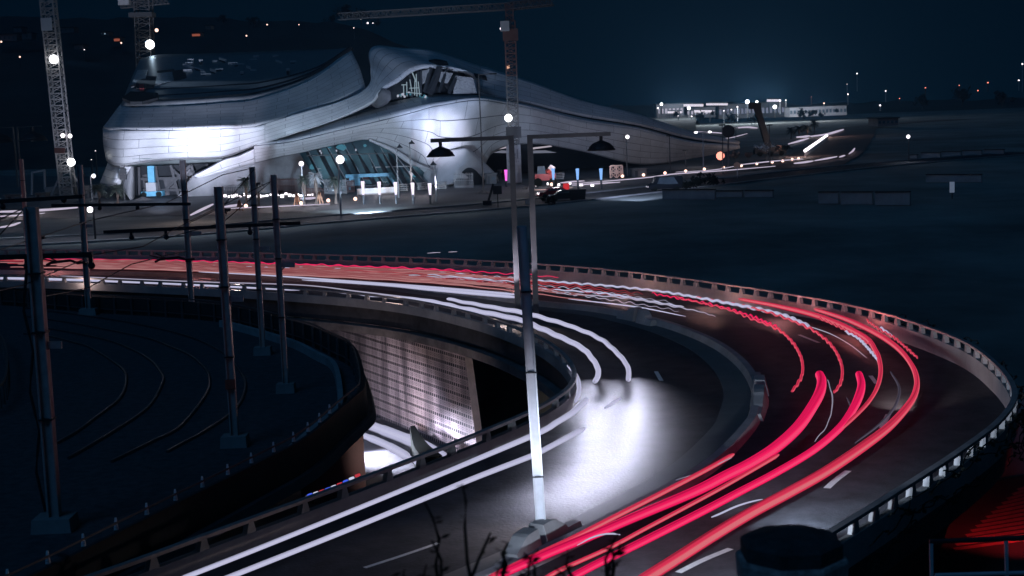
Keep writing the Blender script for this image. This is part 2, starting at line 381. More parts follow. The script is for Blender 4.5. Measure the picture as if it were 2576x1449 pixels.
TR = [
 (((692,724),(809,731),(942,744),(1071,756),(1161,775),(1240,790),(1313,806),(1340,817),(1434,859),(1473,883),(1500,918),(1505,941),(1496,962)), (3,5,10,13,14,14,14), LTW,
  'thick white streak along the inner barrier ending in the headlight pool', .02, 2.6),
 (((1125,752),(1200,766),(1301,784),(1356,797),(1434,820),(1509,852),(1560,896),(1580,927),(1581,958)), (8,12,11,12,13), LTW, 'second white streak bending outside the first into the headlight pool', .02, 2.6),
 (((500,684),(692,694),(946,713),(1083,723),(1297,741)), (2,4,7,7), LTW, 'upper of two parallel white streaks ending behind the twin lamp posts', 0, 1),
 (((760,704),(973,717),(1083,728),(1301,748)), (3,8,9), LTW, 'lower of two parallel white streaks ending behind the twin lamp posts', 0, 1),
 (((-60,697),(213,704),(377,710),(517,717),(753,729)), (10,9,9,7), LTW, 'white streak seen between the barrier posts at far left', 0, 1),
 (((152,694),(474,708),(753,717),(900,733),(1060,752)), (2,3,3,4), LTW2, 'hairline pale streak just above the inner barrier rail at left', 0, 1),
 (((1428,920),(1445,937),(1456,965),(1455,993),(1446,1012)), (8,12,11), LTW, 'short white arc hugging the tip of the inner barrier', 0, 1),
 (((1476,1005),(1442,1037),(1400,1063),(1357,1088),(1200,1155),(1073,1208),(868,1292),(629,1388),(440,1462)), (17,15,12,12,13), LTW, 'upper of the two long white streaks running to the lower left corner', 0, 1),
 (((1470,1078),(1357,1138),(1330,1150),(1200,1200),(1073,1252),(868,1336),(629,1431),(520,1474)), (15,14,13,14), LTW, 'lower of the two long white streaks running to the lower left corner', 0, 1),
 (((1522,1026),(1540,1015),(1560,1003)), (9,12), LTW, 'stubby white dash of light inside the headlight pool', 0, 1),
 (((2060,939),(2067,958),(2063,985),(2046,1019),(2008,1074),(1951,1126),(1888,1166),(1824,1198),(1745,1238),(1592,1303),(1501,1342),(1378,1393),(1250,1450)), (22,27,29,29,27,24,22), LTR,
  'widest crimson streak starting with a square end on the bend', 0, 1),
 (((1845,1143),(1776,1182),(1653,1246),(1531,1308),(1439,1355),(1317,1413),(1220,1462)), (12,13,14,15,20), LTS, 'salmon streak nearest the median kerb with a round tip', 0, 1),
 (((1958,1144),(1888,1185),(1793,1239),(1623,1330),(1531,1379),(1409,1434),(1360,1462)), (11,11,11,12), LTS, 'thin salmon streak between the two crimson ones with a round tip', 0, 1),
 (((2160,938),(2167,969),(2158,1004),(2138,1042),(2109,1080),(2046,1133),(1951,1190),(1856,1240),(1761,1290),(1592,1375),(1501,1419),(1420,1462)), (18,22,20,19,20,21,20), LTR,
  'crimson streak with a bent square start right of the widest one', 0, 1),
 (((1859,752),(1963,772),(2067,799),(2171,846),(2202,882),(2213,911),(2215,941),(2206,976),(2185,1011),(2150,1048),(2105,1088)), (8,14,16,13,11,10,10), LTS, 'salmon streak sweeping off the far bend into the crimson one', 0, 1),
 (((2050,778),(2119,800),(2171,822),(2223,850),(2265,882),(2293,918),(2305,948),(2305,978),(2289,1014),(2240,1070),(2172,1123),(2077,1187),(1983,1240),(1888,1291),(1793,1348),(1680,1420),(1600,1470)), (9,14,14,12,14,19,24,28,30,32), LTS,
  'outermost broad salmon streak round the whole bend', 0, 1),
 (((1750,748),(1850,765),(1949,791),(2032,824),(2067,846),(2095,873),(2112,903),(2119,931),(2115,962),(2098,989)), (3,5,6,7,7), LTS, 'thin wavering red streak in the middle of the bend', .05, 1.2),
 (((1700,748),(1824,777),(1893,803),(1956,828),(1991,858),(2011,889),(2019,917),(2017,945),(2004,969),(1991,985)), (3,4,6,7,7), LTS, 'innermost thin wavering red streak on the bend', .05, 1.2),
 (((1640,738),(1780,764),(1880,792),(1955,823)), (3,4,5), LTR, 'short zigzag red streak above the innermost one', .07, .8),
 (((1351,706),(1438,712),(1542,720),(1663,733),(1785,754),(1949,787),(2036,821)), (4,5,5,7,9,10), LTW, 'long zigzag white streak across the far bend', .04, 1.1),
 (((2036,821),(2090,840),(2140,868),(2180,900)), (3,2,2), LTW2, 'hairline pale streak continuing from the zigzag white one', 0, 1),
 (((1351,726),(1507,737),(1611,753),(1720,772)), (3,5,3), LTW, 'thin white streak left of the small flared blocks', .03, 1.4),
 (((1400,738),(1560,748),(1660,764),(1760,784),(1800,797)), (2,4,4,2), LTW2, 'pale frayed streak beside the small flared blocks', .03, 1.4),
 (((1430,752),(1600,772),(1725,796)), (2,4,2), LTW, 'thin white streak passing behind the small flared blocks', 0, 1),
 (((2126,834),(2160,852),(2192,886),(2214,914)), (5,6,5), LTW, 'small zigzag white streak on the salmon bend', .045, .8),
 (((2060,800),(2110,822),(2150,843),(2190,868)), (4,5,5), LTS, 'small zigzag red streak over the salmon bend', .05, .8),
 (((2180,806),(2215,830),(2250,850),(2308,900)), (4,5,5), LTS, 'small zigzag red streak nearest the outer barrier', .055, .8),
 (((2215,824),(2232,836),(2244,845)), (6,5), LTW, 'tiny white fleck of light nearest the outer barrier', .03, 1.0),
 (((1918,1256),(1880,1268),(1840,1280),(1790,1298)), (3,5,5), LTW, 'curved white squiggle between the crimson and broad salmon streaks', .03, 3),
 (((1560,1345),(1530,1344),(1490,1354),(1452,1371)), (5,4,2), LTW, 'small white squiggle beside the near steel pole foot', .02, 3),
 (((1840,1152),(1780,1180),(1700,1208)), (2,3,1), LTW2, 'hairline white squiggle across the salmon streak tip', .01, 3),
 (((2082,955),(2094,1000),(2088,1050),(2070,1085),(2050,1110)), (1.5,3,2,2), LTW2, 'hairline pale squiggle between the two crimson streaks', .03, 2.5),
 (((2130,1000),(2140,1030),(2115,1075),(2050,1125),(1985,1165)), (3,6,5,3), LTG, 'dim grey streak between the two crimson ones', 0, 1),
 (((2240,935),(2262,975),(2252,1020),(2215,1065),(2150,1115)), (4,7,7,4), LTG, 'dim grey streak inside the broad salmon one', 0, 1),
]
for px, w, m_, label, wig, wl in TR: trail(px, w, m_, label, wig=wig, wl=wl)
# the band of fine streaks along the far carriageway
def far(a, b, f):                # pixel curve between the outer edge (f 0) and the kerb (f 1) of the far carriageway
    xs = (-420,0,400,800,1100,1450,1700,1900); yo = (650,650,654,666,677,700,728,757); yi = (682,680,686,704,722,768,815,880)
    out = []
    for k in range(9):
        x = a+(b-a)*k/8
        for j in range(len(xs)-1):
            if xs[j] <= x <= xs[j+1]:
                g = (x-xs[j])/(xs[j+1]-xs[j]); o = yo[j]+(yo[j+1]-yo[j])*g; q = yi[j]+(yi[j+1]-yi[j])*g
                out.append((x, o+(q-o)*f)); break
    return out
r2 = random.Random(3)
for i in range(10):
    a = -60 + r2.random()*150; b = 900+r2.random()*520
    trail(far(a, b, .02+.045*i), (2.0, 3.4, 2.6, 1.2), (LTP, LTP, LTD)[i % 3] if i else LTR, 'fine red streak in the band along the far carriageway', wig=.02, wl=3, group='fine red streaks on the far carriageway')
for i in range(24):
    a = -60+r2.random()*300; b = a+600+r2.random()*700
    trail(far(a, min(b, 1750), .08+.029*i), (2.4, 5.6, 5.6, 2), LTD, 'dim salmon streak in the band along the far carriageway', wig=.015, wl=4, group='dim salmon streaks on the far carriageway')
for i in range(10):
    a = 500+r2.random()*600; b = a+90+r2.random()*160
    trail(far(a, b, .15+.5*r2.random()), (1.5, 3.6, 2), LTW if i % 2 else LTW2, 'short white fleck in the band along the far carriageway', wig=.03, wl=2, group='short white flecks on the far carriageway')
for i in range(7):
    a = 1000+r2.random()*330; b = a+250+r2.random()*260
    trail(far(a, min(b, 1880), .18+.07*i), (1.2, 2.6, 2.2, 1), LTP if i % 3 else LTW2, 'fine wavering streak where the far carriageway starts to bend', wig=.06, wl=1.3, group='fine wavering streaks at the start of the bend')
trail(far(400, 1405, .0), (2, 2.5, 2.5, 2), LTR, 'wavering red line level with the far barrier rail', z=1.0, wig=.06, wl=1.6)

# head lamps of the cars that drew the streaks, with added fill spots
def spot(name, p, q, power, col, size=60, blend=.6, r=.15):
    l = bpy.data.lights.new(name, 'SPOT'); l.energy = power; l.color = col; l.spot_size = math.radians(size); l.spot_blend = blend; l.shadow_soft_size = r
    o = bpy.data.objects.new(name, l); COL.objects.link(o); o.location = p
    o.rotation_euler = (Vector(q)-Vector(p)).to_track_quat('-Z', 'Y').to_euler()
    return o
def point(name, p, power, col, r=.2):
    l = bpy.data.lights.new(name, 'POINT'); l.energy = power; l.color = col; l.shadow_soft_size = r
    o = bpy.data.objects.new(name, l); COL.objects.link(o); o.location = p; return o
HLC = (.76, .77, 1.0)
for path in (((1498,948),(1500,985),(1500,1030),(1492,1075),(1478,1118),(1455,1158),(1425,1192),(1385,1222)), ((1582,945),(1592,985),(1594,1030),(1588,1075),(1572,1118),(1545,1158),(1508,1192),(1465,1222))):
    Q = spline([U(*q) for q in path], 1.35)
    for i in range(len(Q)):
        d_ = Q[min(i+1, len(Q)-1)]-Q[max(i-1, 0)]; d_.normalize()
        spot('head_or_fill_lamp', up(Q[i], 1.25), Q[i]+d_*1.9, 460-6*i, HLC, 72, .9, .25)
spot('head_or_fill_lamp', U(1440,1190,1.6), U(1200,1360,0), 420, (1.0, .78, .70), 80, 1.0, .1)
spot('head_or_fill_lamp', U(1235,772,.8), V(1350,600,89), 3000, HLC, 36, .6, .1)
spot('head_or_fill_lamp', U(1500,1430,.8), V(1335,960,42.5), 900, (.80,.82,1.0), 40, .8, .1)  # added fill spot, not a car's lamp, to brighten the near pole
spot('head_or_fill_lamp', U(1150,1500,.9), U(1480,1400,0), 800, (.66, .80, 1.0), 70, 1.0, .1)  # added fill for the near road, from below the view
spot('head_or_fill_lamp', U(1560,1480,2.0), U(1850,1310,0), 7000, (.66, .80, 1.0), 90, 1.0, .1)  # added fill for the lit road, in place of an unseen street lamp
spot('head_or_fill_lamp', U(1720,1530,.9), U(2260,1310,.9), 1900, (.66,.80,1.0), 70, 1.0, .1)  # added fill for the near outer barrier, from below the view
spot('head_or_fill_lamp', U(1950,1240,1.8), U(2200,1050,0), 5200, (.62, .78, 1.0), 90, 1.0, .1)  # added fill for the road round the red streaks
spot('head_or_fill_lamp', U(2290,990,.9), V(2180,790,90), 1500, (1.0, .80, .80), 100, 1.0, .1)
spot('head_or_fill_lamp', U(1250,770,1.0), U(1430,880,.6), 700, (1.0, .80, .75), 100, 1.0, .1)
for x, y, pw, c_ in ((2150,800,160,(1,.25,.25)),(1960,765,160,(1,.35,.35)),(1780,738,180,(1,.5,.45)),(1560,708,200,(1,.55,.5)),(1300,692,200,(1,.5,.5)),(900,676,200,(1,.35,.35)),(500,672,200,(1,.35,.35)),(100,668,200,(1,.35,.35)),(600,712,140,(1,.75,.7)),(1000,738,160,(1,.75,.7)),(200,700,140,(1,.75,.7))):
    point('tail_lamp', U(x, y, 1.0), pw, c_, .15)
#=====LOWER=====
# ------------------------------------------------------------------ terrain
def sm(a, b, x):
    t = min(1, max(0, (x-a)/(b-a))); return t*t*(3-2*t)
def ground_h(x, y):
    h = -1.5 + 1.42*sm(95, 150, y)
    d = math.hypot(x+37.5, y-69)
    pit = 1-sm(43, 47, d)
    pit = max(pit, (1-sm(88, 104, y))*(1-sm(-45, -30, x)))
    pit = max(pit, (1-sm(40, 48, y))*(1-sm(-12, 0, x)))
    pit = max(pit, sm(2, 9, x)*(1-sm(58, 66, y)), 1-sm(18, 28, y))
    return h*(1-pit) + (-9.0)*pit
mb = MB(); xs = [-900+i*60 for i in range(12)]+[-150+i*3 for i in range(97)]+[160+i*60 for i in range(18)]
ys = [-30+i*4 for i in range(8)]+[2+i*3 for i in range(55)]+[170, 190, 220, 260, 320, 400, 520, 700, 950, 1300]
W_ = len(xs)
for y in ys:
    for x in xs: mb.v.append(Vector((x, y, ground_h(x, y) + (rnd.random()-.5)*.12)))
for j in range(len(ys)-1):
    for i in range(W_-1): a = j*W_+i; mb.f.append((a, a+1, a+1+W_, a+W_))
tag(mb.build('ground', GRASS, smooth=True), kind='structure')

# ------------------------------------------------------------------ lower road, ornamental wall
ZL = -8.75
P0, P1 = U(938, 1056, ZL), U(1172, 1158, ZL)
DW = (P1-P0).normalized(); NW = Vector((-DW.y, DW.x, 0))
def onwall(x, y, off=0.0):
    d = ray(x, y); o = Vector((0, 0, HC)); return o + d*((P0+NW*off-o).dot(NW)/d.dot(NW))
mb = MB()
a, b = P0-DW*60, P1+DW*14
s_ = -NW if NW.y > 0 else NW
for j in range(24):
    for i in range(4):
        p, q = a.lerp(b, j/24), a.lerp(b, (j+1)/24); w0, w1 = s_*(i*5-1), s_*(i*5+4)
        mb.quad(p+w0, p+w1, q+w1, q+w0)
tag(mb.build('lower_road', ASPHALT), kind='structure')
def pattern_mat():
    M = mat('ornamental tile', (.3, .25, .24), .75); nt = M.node_tree; b = nt.nodes['Principled BSDF']
    t = nt.nodes.new('ShaderNodeTexCoord'); sp = nt.nodes.new('ShaderNodeSeparateXYZ'); nt.links.new(t.outputs['UV'], sp.inputs[0])
    def mth(op, a, bb=None):
        n_ = nt.nodes.new('ShaderNodeMath'); n_.operation = op
        for k, v in enumerate((a, bb)):
            if v is None: continue
            if isinstance(v, (int, float)): n_.inputs[k].default_value = v
            else: nt.links.new(v, n_.inputs[k])
        return n_.outputs[0]
    u, v = sp.outputs['X'], sp.outputs['Y']
    per = .60
    rv = mth('FRACT', mth('DIVIDE', v, per)); ru = mth('FRACT', mth('DIVIDE', u, .30)); rb = mth('FRACT', mth('DIVIDE', u, .60))
    band = mth('LESS_THAN', rv, .42)
    slot = mth('MULTIPLY', mth('GREATER_THAN', mth('ABSOLUTE', mth('SUBTRACT', ru, .5)), .15), mth('LESS_THAN', mth('ABSOLUTE', mth('SUBTRACT', rv, .21)), .17))
    dia = mth('ABSOLUTE', mth('SUBTRACT', mth('ABSOLUTE', mth('SUBTRACT', rb, .5)), mth('ABSOLUTE', mth('SUBTRACT', mth('DIVIDE', mth('SUBTRACT', rv, .42), .58), .5))))
    dia2 = mth('ABSOLUTE', mth('SUBTRACT', mth('ADD', mth('ABSOLUTE', mth('SUBTRACT', rb, .5)), mth('ABSOLUTE', mth('SUBTRACT', mth('DIVIDE', mth('SUBTRACT', rv, .42), .58), .5))), .42))
    lat = mth('MULTIPLY', mth('MULTIPLY', .62, mth('MULTIPLY', mth('GREATER_THAN', dia, .09), mth('GREATER_THAN', dia2, .09))), mth('MULTIPLY', mth('GREATER_THAN', rv, .50), mth('LESS_THAN', rv, .94)))
    hole = mth('ADD', mth('MULTIPLY', band, slot), lat)
    nz = nt.nodes.new('ShaderNodeTexNoise'); nz.inputs['Scale'].default_value = .5; nz.inputs['Detail'].default_value = 5
    mp = nt.nodes.new('ShaderNodeMapping'); mp.inputs['Scale'].default_value = (1.6, .22, 1); nt.links.new(t.outputs['UV'], mp.inputs[0]); nt.links.new(mp.outputs[0], nz.inputs['Vector'])
    r = nt.nodes.new('ShaderNodeValToRGB'); r.color_ramp.elements[0].position = .36; r.color_ramp.elements[1].position = .66
    r.color_ramp.elements[0].color = (.15, .125, .135, 1); r.color_ramp.elements[1].color = (.52, .43, .44, 1); nt.links.new(nz.outputs['Fac'], r.inputs[0])
    mx = nt.nodes.new('ShaderNodeMix'); mx.data_type = 'RGBA'; nt.links.new(hole, mx.inputs['Factor']); nt.links.new(r.outputs[0], mx.inputs['A'])
    mx.inputs['B'].default_value = (.012, .011, .014, 1); nt.links.new(mx.outputs['Result'], b.inputs['Base Color'])
    return M
t = thing('underpass_wall', P1, 'tall wall of ornamental pierced tiles beside the lower road', 'wall')
bot = [(640, 930), (760, 980), (938, 1056), (1060, 1109), (1172, 1158), (1207, 1174)]
top = [(640, 781), (760, 789), (900, 803), (1000, 820), (1163, 852), (1164, 853)]
mb = MB(); N = 40; Bp = resamp2([onwall(*q) for q in bot[:-1]], N); Tp = resamp2([onwall(*q) for q in top[:-1]], N)
Bp[-1] = onwall(1206, 1173)
for i in range(N):
    q = [Bp[i], Bp[i+1], Tp[i+1], Tp[i]]
    uv = [((p-P0).dot(DW), p.z) for p in q]; mb.quad(*q, uv=uv)
mb.build('tile_face', pattern_mat(), t, solid=0)
mb = MB(); back = [p+NW*(.5 if NW.y > 0 else -.5) for p in (Bp[-1], Tp[-1])]
mb.quad(Bp[-1], back[0], back[1], Tp[-1]); mb.quad(Tp[0], Tp[-1], back[1], Tp[0]+(back[1]-Tp[-1])); mb.quad(Bp[0]+(back[1]-Tp[-1]), back[0], back[1], Tp[0]+(back[1]-Tp[-1]))
mb.build('wall_end', mat('pale concrete', (.45, .40, .40), .7, noise=.2, scale=2), t)
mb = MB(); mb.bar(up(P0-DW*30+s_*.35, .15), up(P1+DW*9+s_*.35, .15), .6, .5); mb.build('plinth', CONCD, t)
mb = MB(); mb.bar(up(P0-DW*30+s_*1.1, .06), up(P1+DW*9+s_*1.1, .06), .5, .2); mb.build('kerb', CONC, t)
for px, w, m_, label in ((((900,1058),(933,1071),(1005,1098),(1073,1126),(1140,1168)), (24,27,30,30), LTW, 'broad white streak on the lower road nearest the tiled wall'),
                         (((880,1080),(913,1095),(971,1119),(1039,1157),(1062,1178)), (16,19,22,12), LTW, 'white streak on the lower road left of the dark kerb nose'),
                         (((770,1250),(800,1243),(850,1228),(900,1206),(935,1188)), (5,7,6,3), LTW2, 'thin pale streak at the left edge of the lower road')):
    P = spline([U(*q, ZL+.55) for q in px], .5); K = len(P)-1
    mb = MB(); mb.tube(P, [(w[min(len(w)-1, int(i/K*len(w)))])*mpp(p)/2 for i, p in enumerate(P)], 8); tag(mb.build('light_streak', m_, smooth=True), label, 'light streak', 'light streaks of the traffic')
for i in range(9):
    c = ((.06, .12, .8), (.6, .62, .8), (.5, .04, .06))[i % 3]; x0 = 775+i*15; y0 = 1247-i*4.2-(i*i*.25)
    mb = MB(); mb.tube([U(x0, y0, ZL+1.4), U(x0+9, y0-3.2, ZL+1.4)], .09, 6)
    tag(mb.build('light_fleck', glow('fleck%d' % (i % 3), c)), '%s fleck in the dotted line of flashing light over the lower road' % ('blue', 'white', 'red')[i % 3], 'light fleck', '%s flecks of the flashing line' % ('blue', 'white', 'red')[i % 3])
mb = MB(); n0 = 0; C = spline([U(1040, 1128, ZL), U(1060, 1165, ZL), U(1090, 1190, ZL)], .3)
for i, p in enumerate(C):
    f = i/(len(C)-1); w = .35+1.0*f; h = 1.5-.5*f
    for a_, h_ in ((-w, 0), (w, 0), (w*.8, h), (-w*.8, h)): mb.v.append(p+DW.cross(Vector((0, 0, 1)))*a_*.6+Vector((0, 0, h_)))
for i in range(len(C)-1):
    for j in range(4): mb.f.append((i*4+j, i*4+(j+1) % 4, i*4+4+(j+1) % 4, i*4+4+j))
mb.f.append((3, 2, 1, 0)); tag(mb.build('kerb_nose', BLACKL), 'dark pointed kerb nose between the white streaks on the lower road', 'kerb')
t = thing('viaduct_pier', U(840, 1215, ZL), 'reddish brown pier under the tram viaduct beside the lower road', 'pier')
mb = MB(); p = [U(775, 1262, ZL), U(905, 1235, ZL)]; mb.bar(up(p[0], 3.2), up(p[1], 3.2), 1.6, 6.4); mb.build('pier_wall', mat('rusty concrete', (.018, .007, .006), .9, noise=.4, scale=.6, bump=.3), t)
spot('head_or_fill_lamp', U(865, 1085, ZL+1.6), U(960, 1150, ZL), 22000, HLC, 95, .9, .2)
spot('head_or_fill_lamp', U(960, 1105, ZL+2.6), U(1000, 1130, ZL), 9000, HLC, 80, .9, .2)
spot('head_or_fill_lamp', U(940, 1180, ZL+2.2), onwall(1120, 1040), 1500, (1.0, .80, .78), 120, 1, .2)
spot('head_or_fill_lamp', U(900, 1120, ZL+1.2), onwall(985, 960), 1300, (1.0, .78, .76), 110, 1, .2)

# ------------------------------------------------------------------ tram viaduct
TN = [U(*q, 1.15) for q in ((905,962),(880,995),(848,1022),(755,1098),(645,1156),(454,1250),(286,1333),(100,1425),(-150,1540))]
for p in TN: p.z = 0
TE = spline([U(*q) for q in ((-420,748),(0,768),(213,786),(425,799),(577,815),(754,862),(836,899),(887,932))]+TN, .8)
mb = MB(); K = len(TE)
for i in range(K//2):
    a, b, c, d = TE[i], TE[i+1], TE[K-2-i], TE[K-1-i]
    for j in range(14):
        mb.quad(a.lerp(d, (j+1)/14), b.lerp(c, (j+1)/14), b.lerp(c, j/14), a.lerp(d, j/14))
    mb.quad(up(a, -.45), up(b, -.45), up(c, -.45), up(d, -.45))
tag(mb.build('tramway_deck', BALLAST, smooth=True), kind='structure')
t = thing('tram_parapet', TE[K//2], 'dark curved side wall of the tram viaduct with a pale lower lip', 'parapet')
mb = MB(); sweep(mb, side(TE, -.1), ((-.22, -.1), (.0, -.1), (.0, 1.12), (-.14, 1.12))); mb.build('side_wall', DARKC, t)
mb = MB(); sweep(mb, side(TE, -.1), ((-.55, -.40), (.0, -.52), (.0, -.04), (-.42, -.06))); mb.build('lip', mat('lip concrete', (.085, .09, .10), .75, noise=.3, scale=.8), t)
mb = MB(); c = side(TE, .9); sweep(mb, c[K//2-10:], ((-.14, -.02), (.14, -.02), (.12, .42), (-.12, .42))); mb.build('cable_trough', mat('trough concrete', (.30, .30, .31), .8, noise=.25, scale=1), t)
t = thing('tram_railing', TE[K//2+3], 'picket railing along the outer edge of the tram viaduct', 'railing')
FN = mat('railing steel', (.075, .07, .072), .55, noise=.2, scale=3)
mb = MB(); sweep(mb, TE, ((-.05, 1.30), (.0, 1.30), (.0, 1.36), (-.05, 1.36))); mb.build('top_rail', FN, t)
mb = MB(); sweep(mb, TE, ((.0, .30), (.05, .30), (.05, .36), (.0, .36))); mb.build('bottom_rail', FN, t)
d = 0; cnt = 0; PKM = mat('pale picket', (.80, .80, .82), .6)
for i in range(1, K):
    d += (TE[i]-TE[i-1]).length
    p = TE[i]; zz = (p-Vector((0, 0, HC))).dot(FWD); x_ = (p-Vector((0, 0, HC))).dot(RT)/zz*FPX+1288
    if -80 < x_ < 960:
        if d > 1.2 and cnt < 100:
            d = 0; cnt += 1; mb = MB(); mb.box(up(p, .60), (.15, .15, 1.2), taper=.7); mb.build('railing_post', FN, t)
            if cnt > 40: mb = MB(); mb.box(up(p, 1.3), (.12, .12, .36), taper=.4); mb.build('picket', PKM, t)
RAILS = [(((60,776),(115,784),(200,795),(330,815),(470,848),(560,890),(605,940),(617,978),(593,1031),(520,1085),(420,1140)), 'outermost of the curved tram rails'),
         (((60,797),(134,808),(213,821),(365,852),(425,874),(474,895),(515,930),(527,961),(516,999),(454,1076),(384,1114),(280,1165)), 'second tram rail from the outside'),
         (((80,824),(146,833),(264,857),(334,883),(383,913),(404,941),(410,961),(384,1013),(349,1047),(279,1093),(209,1135),(171,1156)), 'third tram rail from the outside, catching the light'),
         (((60,842),(125,849),(188,865),(228,878),(304,928),(317,961),(300,1006),(244,1051),(192,1090),(143,1118)), 'innermost of the curved tram rails')]
for px, lab in RAILS:
    C = spline([U(*q_) for q_ in px], .6); mb = MB(); sweep(mb, C, ((-.045, .0), (.045, .0), (.04, .12), (-.04, .12))); tag(mb.build('tram_rail', RAILM), lab, 'rail', 'curved tram rails')
C = spline([U(*q_) for q_ in ((-60,855),(0,885),(18,920),(22,965),(14,1010),(-20,1050))], .5)
t = thing('inner_railing', C[len(C)//2], 'short curved railing at the left edge inside the tram loop', 'railing')
mb = MB(); sweep(mb, C, ((-.05, .98), (.05, .98), (.05, 1.1), (-.05, 1.1))); mb.build('top_rail', FN, t)
for i in range(0, len(C), 2):
    mb = MB(); mb.box(up(C[i], .5), (.13, .13, 1.0), taper=.7); mb.build('railing_post', CONCD, t)

# ------------------------------------------------------------------ catenary poles
POLE = mat('pole paint', (.42, .35, .34), .5, noise=.25, scale=2.5)
def pole(px, w, label, arm=None, sign=None, foot=True, name='catenary_pole', cat='pole', group='tram catenary poles', m_=POLE, cable=False):
    xt, yt, xb, yb = px; b = U(xb, yb); k = mpp(b); zt = V(xt, yt, b.y); h = zt.z
    lean = Vector((zt.x-b.x, 0, 0)); t = thing(name, b, label, cat, group); wm = w*k
    mb = MB(); tp = b+lean+Vector((0, 0, h)); mb.bar(b, tp, wm, wm*.28); mb.build('web', m_, t)
    for s in (-1, 1):
        o = Vector((s*wm*.42, 0, 0)); mb = MB(); mb.bar(b+o, tp+o, wm*.16, wm*.9); mb.build('flange', m_, t)
    if foot:
        mb = MB(); mb.box(up(b, .2), (wm*3.4, wm*2.6, .5), taper=.92); mb.build('footing', CONC, t)
    if arm:
        ya, L = arm; f = (yb-ya)/(yb-yt); p = b.lerp(tp, f); e = p+RT*L*k
        mb = MB(); mb.bar(p, e, .10, .22); mb.bar(p-Vector((0, 0, .35)), p.lerp(e, .5), .06); o = mb.build('bracket', m_, t)
        mb = MB(); mb.box(e+Vector((-.12, 0, -.02)), (.5, .3, .24)); mb.ball(e+Vector((-.28, -.12, -.22)), .13, 8); mb.build('camera_head', DSTEEL, o)
        mb = MB(); mb.tube([e-Vector((.1, 0, .1)), p.lerp(e, .6)-Vector((0, 0, .45)), p-Vector((0, 0, .5))], .025, 5); mb.build('cable', DSTEEL, o)
    if sign:
        f = (yb-sign)/(yb-yt); p = b.lerp(tp, f)+Vector((0, -wm*.62, 0)); mb = MB(); mb.box(p, (wm*1.25, .04, wm*1.25)); o = mb.build('sign_plate', mat('rust sign', (.28, .07, .045), .7), t)
        mb = MB(); q = p-Vector((0, .025, 0)); mb.box(q+Vector((0, 0, wm*.22)), (wm*.7, .012, wm*.16)); mb.box(q-Vector((0, 0, wm*.12)), (wm*.18, .012, wm*.62)); mb.build('sign_letter', DSTEEL, o)
    for f in (.35, .62, .8):
        p = b.lerp(tp, f); mb = MB(); mb.box(p, (wm*1.16, wm*1.16, .06)); mb.build('clamp', DSTEEL, t)
    if cable:
        mb = MB(); pts = [b.lerp(tp, f)+Vector((-wm*.9+.1*math.sin(f*25), -wm*.3, 0)) for f in [i/16 for i in range(1, 14)]]; mb.tube(pts, .05, 6); mb.build('cable', DSTEEL, t)
    return t, b, tp
PL = [pole((78,521,140,1332), 30, 'nearest and thickest catenary pole with cables at the far left', arm=(862, 50), cable=True),
      pole((549,470,592,1122), 20, 'second catenary pole with a rust square sign near its foot', arm=(748, 44), sign=962),
      pole((688,440,720,987), 14, 'rightmost catenary pole on the tram viaduct', arm=(664, 40)),
      pole((634,420,662,892), 13, 'catenary pole lit pale along its edge just left of the rightmost one', arm=(623, 32)),
      pole((459,403,484,792), 13, 'catenary pole standing left of the one with the sign', arm=(585, 36)),
      pole((200,415,224,792), 13, 'dim catenary pole between the nearest one and the middle ones', arm=(567, 24))]
pole((53,400,73,668), 9, 'slim pale mast just left of the nearest catenary pole', foot=False, name='slim_mast', group=None, m_=mat('pale mast', (.33, .27, .26), .5))
def beam(a, b, Yd, label, hang=()):
    p, q = V(*a, Yd), V(*b, Yd); k = mpp(p); t = thing('catenary_beam', p, label, 'beam', 'beams over the tram tracks')
    mb = MB(); mb.bar(p, q, .14, .16); mb.build('beam', DSTEEL, t)
    for x, L in hang:
        f = (x-a[0])/(b[0]-a[0]); r_ = p.lerp(q, f); mb = MB(); mb.bar(r_, r_-Vector((0, 0, L*k)), .12); mb.ball(r_-Vector((0, 0, L*k)), .13, 8); mb.build('insulator', DSTEEL, t)
beam((261,584), (756,561), 67, 'long dark beam from the rightmost pole over the tram tracks', ((330,16),(417,20),(628,18)))
beam((-20,648), (232,640), 47, 'dark beam at the nearest pole level with the red streaks', ((228,28),(66,24)))
beam((-20,508), (208,494), 60, 'thin dark beam behind the nearest pole in front of the lit plaza', ((6,14),(160,6)))
beam((130,517), (480,513), 78, 'thin dark beam between the dim pole and the middle poles', ((250,8),(345,8)))
def wire(pts, Ys, label, r=.022, m_=DSTEEL):
    P = [V(*q, y) for q, y in zip(pts, Ys)]; mb = MB(); mb.tube(P, r, 5); tag(mb.build('wire', m_), label, 'wire', 'overhead tram wires')
wire(((-20,635),(225,555),(415,512),(560,440),(634,423)), (45,60,66,74,76), 'contact wire rising from the left edge to the pale edged pole')
wire(((-20,735),(60,717),(240,640),(360,620),(470,560),(690,452)), (40,44,52,55,60,67), 'contact wire climbing across the red streaks to the rightmost pole')
wire(((115,745),(220,725),(330,665),(430,640),(470,632)), (46,50,54,58,60), 'sagging wire in front of the white streak at left')
wire(((0,590),(66,520),(78,523)), (46,45,45), 'stay wire running down left from the top of the nearest pole')
wire(((0,552),(45,530),(78,523)), (46,45,45), 'lower stay wire at the top of the nearest pole')
wire(((478,560),(560,520),(640,425)), (70,72,76), 'wire from the middle pole up to the pale edged pole')
wire(((415,600),(560,560),(690,450)), (66,66,67), 'stay wire under the long dark beam')
